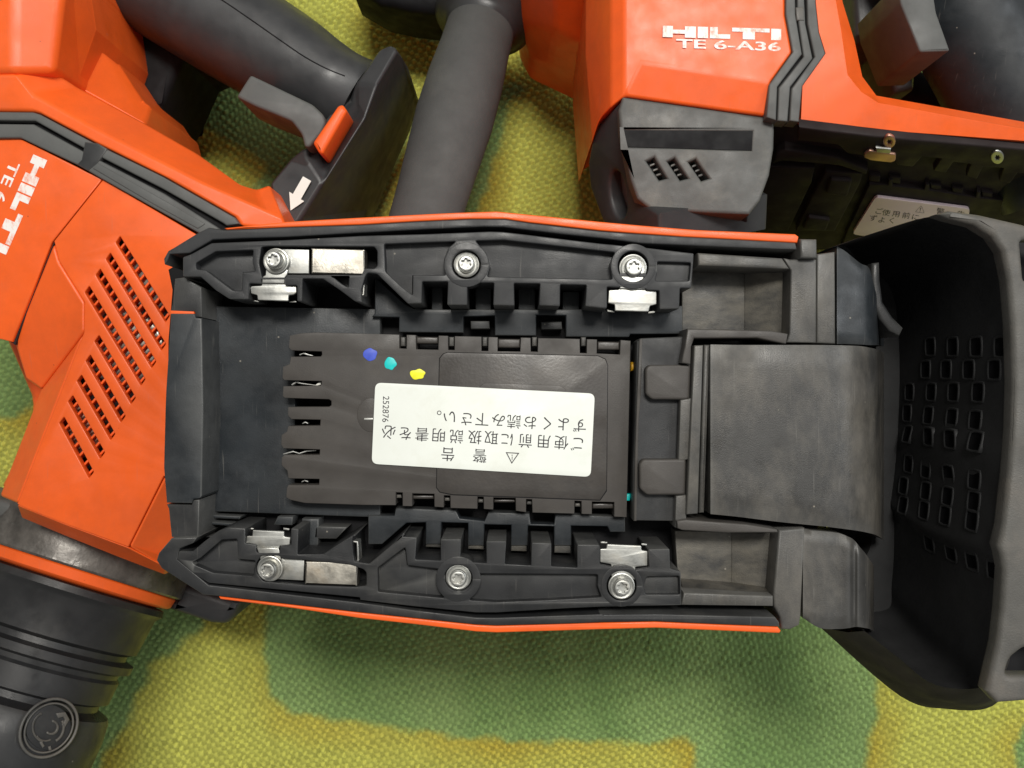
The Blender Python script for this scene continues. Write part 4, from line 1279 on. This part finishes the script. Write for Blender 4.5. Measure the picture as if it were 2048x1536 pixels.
# ------------------------------------------------------------------ tool at the upper right, lying on its side
right = empty("rotary_hammer", P(1500, 200, 0), "orange hammer drill behind at the upper right, white model lettering on its side",
              "hammer drill", "cordless hammer drills")
HR = 104.0
facets("gear_shell", {0: (1249, -80, HR), 1: (1571, -80, HR), 2: (1571, 28, HR), 3: (1585, 104, HR), 4: (1541, 165, HR), 5: (1532, 232, HR - 2.5), 6: (1249, 192, HR - 2.5), 7: (1281, 125, HR - .4), 8: (1281, 20, HR - .6), 9: (1281, -80, HR - .6),
                      10: (1222, -80, HR - 3), 11: (1222, 214, HR - 5), 12: (1196, 248, HR - 13), 13: (1184, 286, HR - 20), 14: (1180, 230, HR - 20), 15: (1170, 100, HR - 20), 16: (1172, -80, HR - 20), 17: (1200, -80, HR - 8), 18: (1204, 232, HR - 10)},
       [(9, 1, 2, 3, 4, 7, 8), (7, 4, 5, 6), (0, 9, 8, 7, 6), (10, 0, 6, 11), (17, 10, 11, 18), (16, 17, 18, 15), (18, 12, 13, 14, 15)], "orange_plastic", right, 30, bevel=1.6, seg=4)
facets("nose_collar", {0: (1040, -80, 66), 1: (1040, 40, 44), 2: (1062, 118, 30), 3: (1100, 128, 34), 4: (1178, 152, 40), 5: (1200, 100, 56), 6: (1200, -80, 92), 7: (1110, 60, 62), 8: (1110, -80, 88)}, [(0, 1, 7, 8), (1, 2, 3, 7), (3, 4, 5, 7), (7, 5, 6, 8)], "orange_plastic", right, 10, bevel=3)
for pts, z in ((T7([(165, -200), (225, -200), (228, 90), (270, 345), (112, 555), (104, 770), (42, 750), (60, 540), (210, 332), (165, 90)]), .8),
               (T7([(236, -200), (276, -200), (292, 150), (338, 372), (195, 556), (178, 778), (112, 772), (122, 560), (280, 362), (240, 90)]), .8),
               (T7([(296, -200), (352, -200), (358, 20), (378, 205), (420, 342), (272, 550), (250, 780), (190, 772), (203, 566), (352, 362), (306, 150)]), 1.2)):
    prism("rubber_band", pts, HR + z, 6, "grey_rubber", right, bevel=.45)
prism("band_groove", T7([(170, -200), (352, -200), (378, 205), (415, 342), (265, 550), (245, 775), (50, 750), (65, 540), (212, 332)]), HR - 1.5, 6, "deep_black", right, bevel=.1)
prism("band_key", T7([(228, 45), (280, 40), (285, 130), (236, 130)]), HR + 1.1, 3, "worn_rubber", right, bevel=.4)
V = {i: (*p, h) for i, (p, h) in enumerate(zip(
    T7([(355, -250), (358, 20), (378, 205), (420, 342), (272, 550), (262, 772), (600, 806), (950, 846), (1700, 902), (2300, 960), (2300, 905), (1700, 830), (760, 660), (650, 590), (560, 480), (520, 200), (440, -250)]),
    [HR, HR, HR, HR, HR, HR - 2, HR - 2, HR - 2, HR - 1, HR - 1, HR, HR, HR, HR, HR, HR, HR]))}
for i, (p, h) in enumerate(zip(T7([(500, -250), (528, 10), (605, 260), (655, 490), (745, 612), (1700, 782), (2300, 880)]), [HR - 6, HR - 6, HR - 7, HR - 7, HR - 7, HR - 5, HR - 5])):
    V[20 + i] = (*p, h)
facets("rear_shell", V, [(0, 1, 15, 16), (1, 2, 3, 15), (3, 4, 14, 15), (4, 5, 6, 13, 14), (6, 7, 12, 13), (7, 8, 11, 12), (8, 9, 10, 11), (16, 15, 22, 21, 20), (15, 14, 23, 22), (14, 13, 24, 23), (13, 12, 24), (12, 11, 25, 24), (11, 10, 26, 25)],
       "orange_plastic", right, 30, bevel=1.5, seg=4)
# grey motor cap
stripe = T6([(342, 836), (1166, 842), (1160, 960), (346, 936)])
vsl = [T6([(490, 1030), (540, 1006), (622, 1140), (572, 1152)]), T6([(625, 1032), (670, 1010), (757, 1140), (706, 1152)]), T6([(760, 1036), (806, 1016), (892, 1140), (842, 1156)])]
cap = prism("motor_cap", T6([(338, 618), (1250, 748), (1312, 756), (1306, 950), (1278, 1120), (1220, 1280), (1150, 1372), (900, 1362), (520, 1342), (430, 1270), (390, 1150), (350, 960), (322, 830), (312, 700)]), HR - 3, 20, "cap_plastic", right, holes=[stripe] + vsl, bevel=1.0, res=3)
prism("cap_stripe", T6([(338, 832), (1170, 838), (1164, 964), (342, 940)]), HR - 3.3, 4, "deep_black", cap, bevel=.1)
for s in vsl:
    a, b, c, d = [Vector(q) for q in s]
    for t in (.25, .5, .75):
        p0, p1 = a.lerp(d, t), b.lerp(c, t)
        up = Vector((0, 2.2))
        prism("cap_rib", [tuple(p0 - up), tuple(p1 - up), tuple(p1 + up), tuple(p0 + up)], HR - 5.5, 3, "worn_rubber", cap, bevel=.2)
prism("cap_core", T6([(470, 1000), (920, 1000), (920, 1170), (470, 1170)]), HR - 14, 5, "deep_black", cap, bevel=.1)
prism("cap_side", T6([(138, 900), (182, 790), (326, 642), (360, 840), (392, 960), (425, 1150), (455, 1290), (570, 1365), (570, 1600), (300, 1600), (200, 1400), (125, 1200), (112, 1040)]), plane3((1243, 250, HR - 5.8), (1270, 420, HR - 9.3), (1185, 320, HR - 24)), 40, "soft_rubber", right,
      holes=[[(1140 + .3125 * (305 + 52 * math.cos(a) + 18 * math.sin(a)), .3125 * (1245 + 150 * math.sin(a))) for a in [2 * math.pi * k / 28 for k in range(28)]]], bevel=1.2)
prism("cap_socket", circle(1235, 390, 30, 24, 60), 70, 6, "grey_rubber", right, bevel=.5)
prism("lower_shell", T6([(500, 1342), (900, 1364), (1140, 1376), (1110, 1700), (500, 1700)]), plane3((1330, 420, HR - 8), (1500, 425, HR - 8), (1400, 500, HR - 34)), 5, "dark_brown_plastic", right,
      holes=[T6([(892, 1392), (1058, 1394), (1040, 1472), (885, 1462)])], bevel=.6)

# dark battery bay of the right tool: a steep face turned away from the lamp
bay = plane3((1560, 262, HR - 4), (2040, 300, HR - 4), (1800, 480, HR - 62))


def bp_(name, pts, dz, depth, m, parent=right, **k):
    return prism(name, pts, bay, depth, m, parent, dz=dz, **k)


bp_("bay_tray", T7([(95, 778), (600, 812), (950, 850), (1700, 906), (2300, 960), (2300, 1600), (-40, 1600), (60, 1130)]), -3, 3, "dark_brown_plastic", bevel=.5)
bp_("battery_rail", T7([(250, 815), (700, 870), (2300, 1010), (2300, 1120), (1650, 1110), (1600, 1180), (1530, 1160), (1560, 1080), (1430, 1070), (1390, 1150), (1320, 1130), (1350, 1055), (1240, 1040), (1190, 1110), (1110, 1095), (1160, 1020), (1040, 1005), (980, 1070), (880, 1060), (860, 1020), (560, 985), (500, 930), (240, 900)]), 1, 3, "dark_brown_plastic", bevel=.6)
bp_("bay_rim", T7([(110, 985), (160, 960), (500, 1010), (690, 1090), (680, 1120), (500, 1060), (150, 1030), (80, 1050)]), 0, 6, "dark_brown_plastic", bevel=.6)
bp_("end_panel", T7([(70, 1070), (350, 1075), (330, 1170), (180, 1480), (-80, 1480)]), -1, 6, "dark_brown_plastic", bevel=.5)
bp_("latch_plate", T7([(420, 1100), (660, 1110), (640, 1180), (560, 1330), (480, 1480), (230, 1480), (330, 1260)]), -.6, 6, "dark_brown_plastic", bevel=.6)
bp_("latch_tab", T7([(450, 1150), (590, 1160), (560, 1260), (420, 1245)]), .6, 4, "dark_brown_plastic", bevel=.6, rnd=4)
bp_("latch_tab", T7([(310, 1390), (450, 1410), (420, 1480), (270, 1470)]), .6, 4, "dark_brown_plastic", bevel=.6, rnd=4)
cv = bp_("contact_cover", T7([(700, 1180), (820, 1185), (825, 1150), (850, 1150), (850, 1192), (1050, 1215), (1060, 1180), (1085, 1182), (1085, 1218), (1380, 1265), (1390, 1230), (1412, 1232), (1412, 1268), (2300, 1360), (2300, 1590), (520, 1590), (560, 1480)]), -1.0, 6, "dark_brown_plastic", bevel=.4)
for x, y in ((700, 1120), (830, 1130), (1090, 1180), (1230, 1200), (1420, 1230), (1560, 1260)):
    bp_("snap_tab", T7([(x, y), (x + 70, y + 8), (x + 70, y + 50), (x, y + 42)]), -1.6, 4, "dark_brown_plastic", cv, bevel=.5)
st2 = bp_("warning_sticker", fillet(T7([(740, 1262), (1345, 1338), (1290, 1600), (590, 1500)]), 8, 4), .15, 1.0, "paper_pink", bevel=.05)
st2.location = st2.location
bpl = (bay[0] + bay[1] * .00015, bay[1])
for line in ([("⚠", 1020, 1338), ("警", 1155, 1352), ("告", 1285, 1370)], [("ご", 760, 1352), ("使", 808, 1362), ("用", 872, 1370), ("前", 935, 1380), ("に", 995, 1390)], [("ず", 725, 1396), ("よ", 780, 1408), ("く", 845, 1412)]):
    pcs = []
    for ch, x, y in line:
        v, f = glyphs(ch)
        cx, cy = T7([(x, y)])[0]
        pcs.append(([(cx + (a - .5) * 17 + (b - .36) * 3, cy + (a - .5) * 2.0 - (b - .36) * 13) for a, b in v], f))
    print_mesh("lettering", pcs, bpl, "ink", st2, .05)
for x, y, r in ((828, 910, 40), (1520, 1010, 42)):
    cx, cy = T7([(x, y)])[0]
    bp_("screw", circle(cx, cy, r * .3124, 20), 1.5, 1, "copper_metal" if x < 1000 else "zinc_steel", bevel=.3,
        holes=[[(cx + (4.2 + 1.0 * math.cos(6 * a)) * math.cos(a), cy + (4.2 + 1.0 * math.cos(6 * a)) * math.sin(a)) for a in [2 * math.pi * k / 36 for k in range(36)]]])
bp_("contact_clip", T7([(668, 985), (700, 966), (870, 990), (868, 1030), (840, 1042), (710, 1028), (665, 1010)]), 1.8, 1, "copper_metal", bevel=.3, rnd=3)
bp_("clip_bridge", T7([(742, 948), (838, 956), (836, 985), (744, 976)]), 2.0, 1, "zinc_steel", bevel=.3)
# loop handle of the right tool
grow = []
for x, y, w, h in catmull([(1830, -160, 120, 78), (1905, -20, 118, 78), (1975, 110, 116, 76), (2040, 240, 112, 74), (2110, 380, 100, 70)], 5):
    d = Vector((.47, .88))
    n = Vector((d.y, -d.x))
    row = []
    for k in range(32):
        an = 2 * math.pi * k / 32
        row.append(P(x, y, h) + (P(x + n.x * w, y + n.y * w, h) - P(x, y, h)) * math.cos(an) + Vector((0, 0, .017 * math.sin(an))))
    grow.append(row)
grid_mesh("handle_grip", grow, "blue_black_plastic", right, True, 60, True)
prism("trigger", T7([(880, -120), (1100, -120), (1130, 80), (1218, 325), (1025, 332), (940, 120), (900, 20)]), 100, 30, "grey_rubber", right, bevel=.6, rnd=5)
prism("handle_front", T7([(600, -150), (900, -150), (960, 180), (1010, 350), (1000, 560), (870, 590), (830, 470), (780, 300), (620, 280)]), 66, 40, "soft_rubber", right, bevel=3)
prism("handle_root", T7([(860, 480), (1000, 420), (1300, 560), (1560, 700), (1560, 790), (900, 620)]), 50, 30, "deep_black", right, bevel=3)
facets("body_core", {0: (1250, 40, 84), 1: (1600, 40, 84), 2: (1690, 236, 84), 3: (2300, 306, 84), 4: (2300, 340, 84), 5: (1545, 292, 84), 6: (1290, 285, 84)}, [(0, 1, 2, 3, 4, 5, 6)], "dark_brown_plastic", right, -2.5, bevel=3, inset=.1)

# print on the right tool
rp = hplane(HR)
print_mesh("logo_print", logo(T6([(594, 164)])[0], (.3125, .0088), (-.004, .302)), rp, "white_print", right, .08)
print_mesh("model_print", [fit_text("TE 6-A36", T6([(680, 248)])[0], (.3125 * 668, .3125 * 22), (0, .3125 * 58), .02)], rp, "white_print", right, .08)

# side handle clamped to the right tool
a0 = P(966, 42, 40)
a1 = P(848, 446, 74)
sd = (a1 - a0).normalized()
k = (D - 55) / F
lathe("side_handle_flange", a0, sd, [(-14, 8), (-9, 14), (-4, 17), (-1.5, 17.8), (-.5, 17.6), (.6, 15.5), (2.2, 13.2), (4, 12.2), (6, 11.8)], "soft_rubber", right, 64, 60)
lathe("side_handle", a0, sd, [(2, 9), (3, 11.6), (5, 12.0), (14, 12.2), (28, 13.0), (45, 13.2), (60, 12.4), (74, 11.6), (86, 11.2), (98, 11), (102, 9.5), (103, 7)], "foam_rubber", right, 64, 60)
prism("side_handle_clamp", [(700, -90), (700, -30), (760, 5), (820, 18), (880, 25), (960, 20), (960, -90)], 40, 30, "deep_black", right, bevel=4)
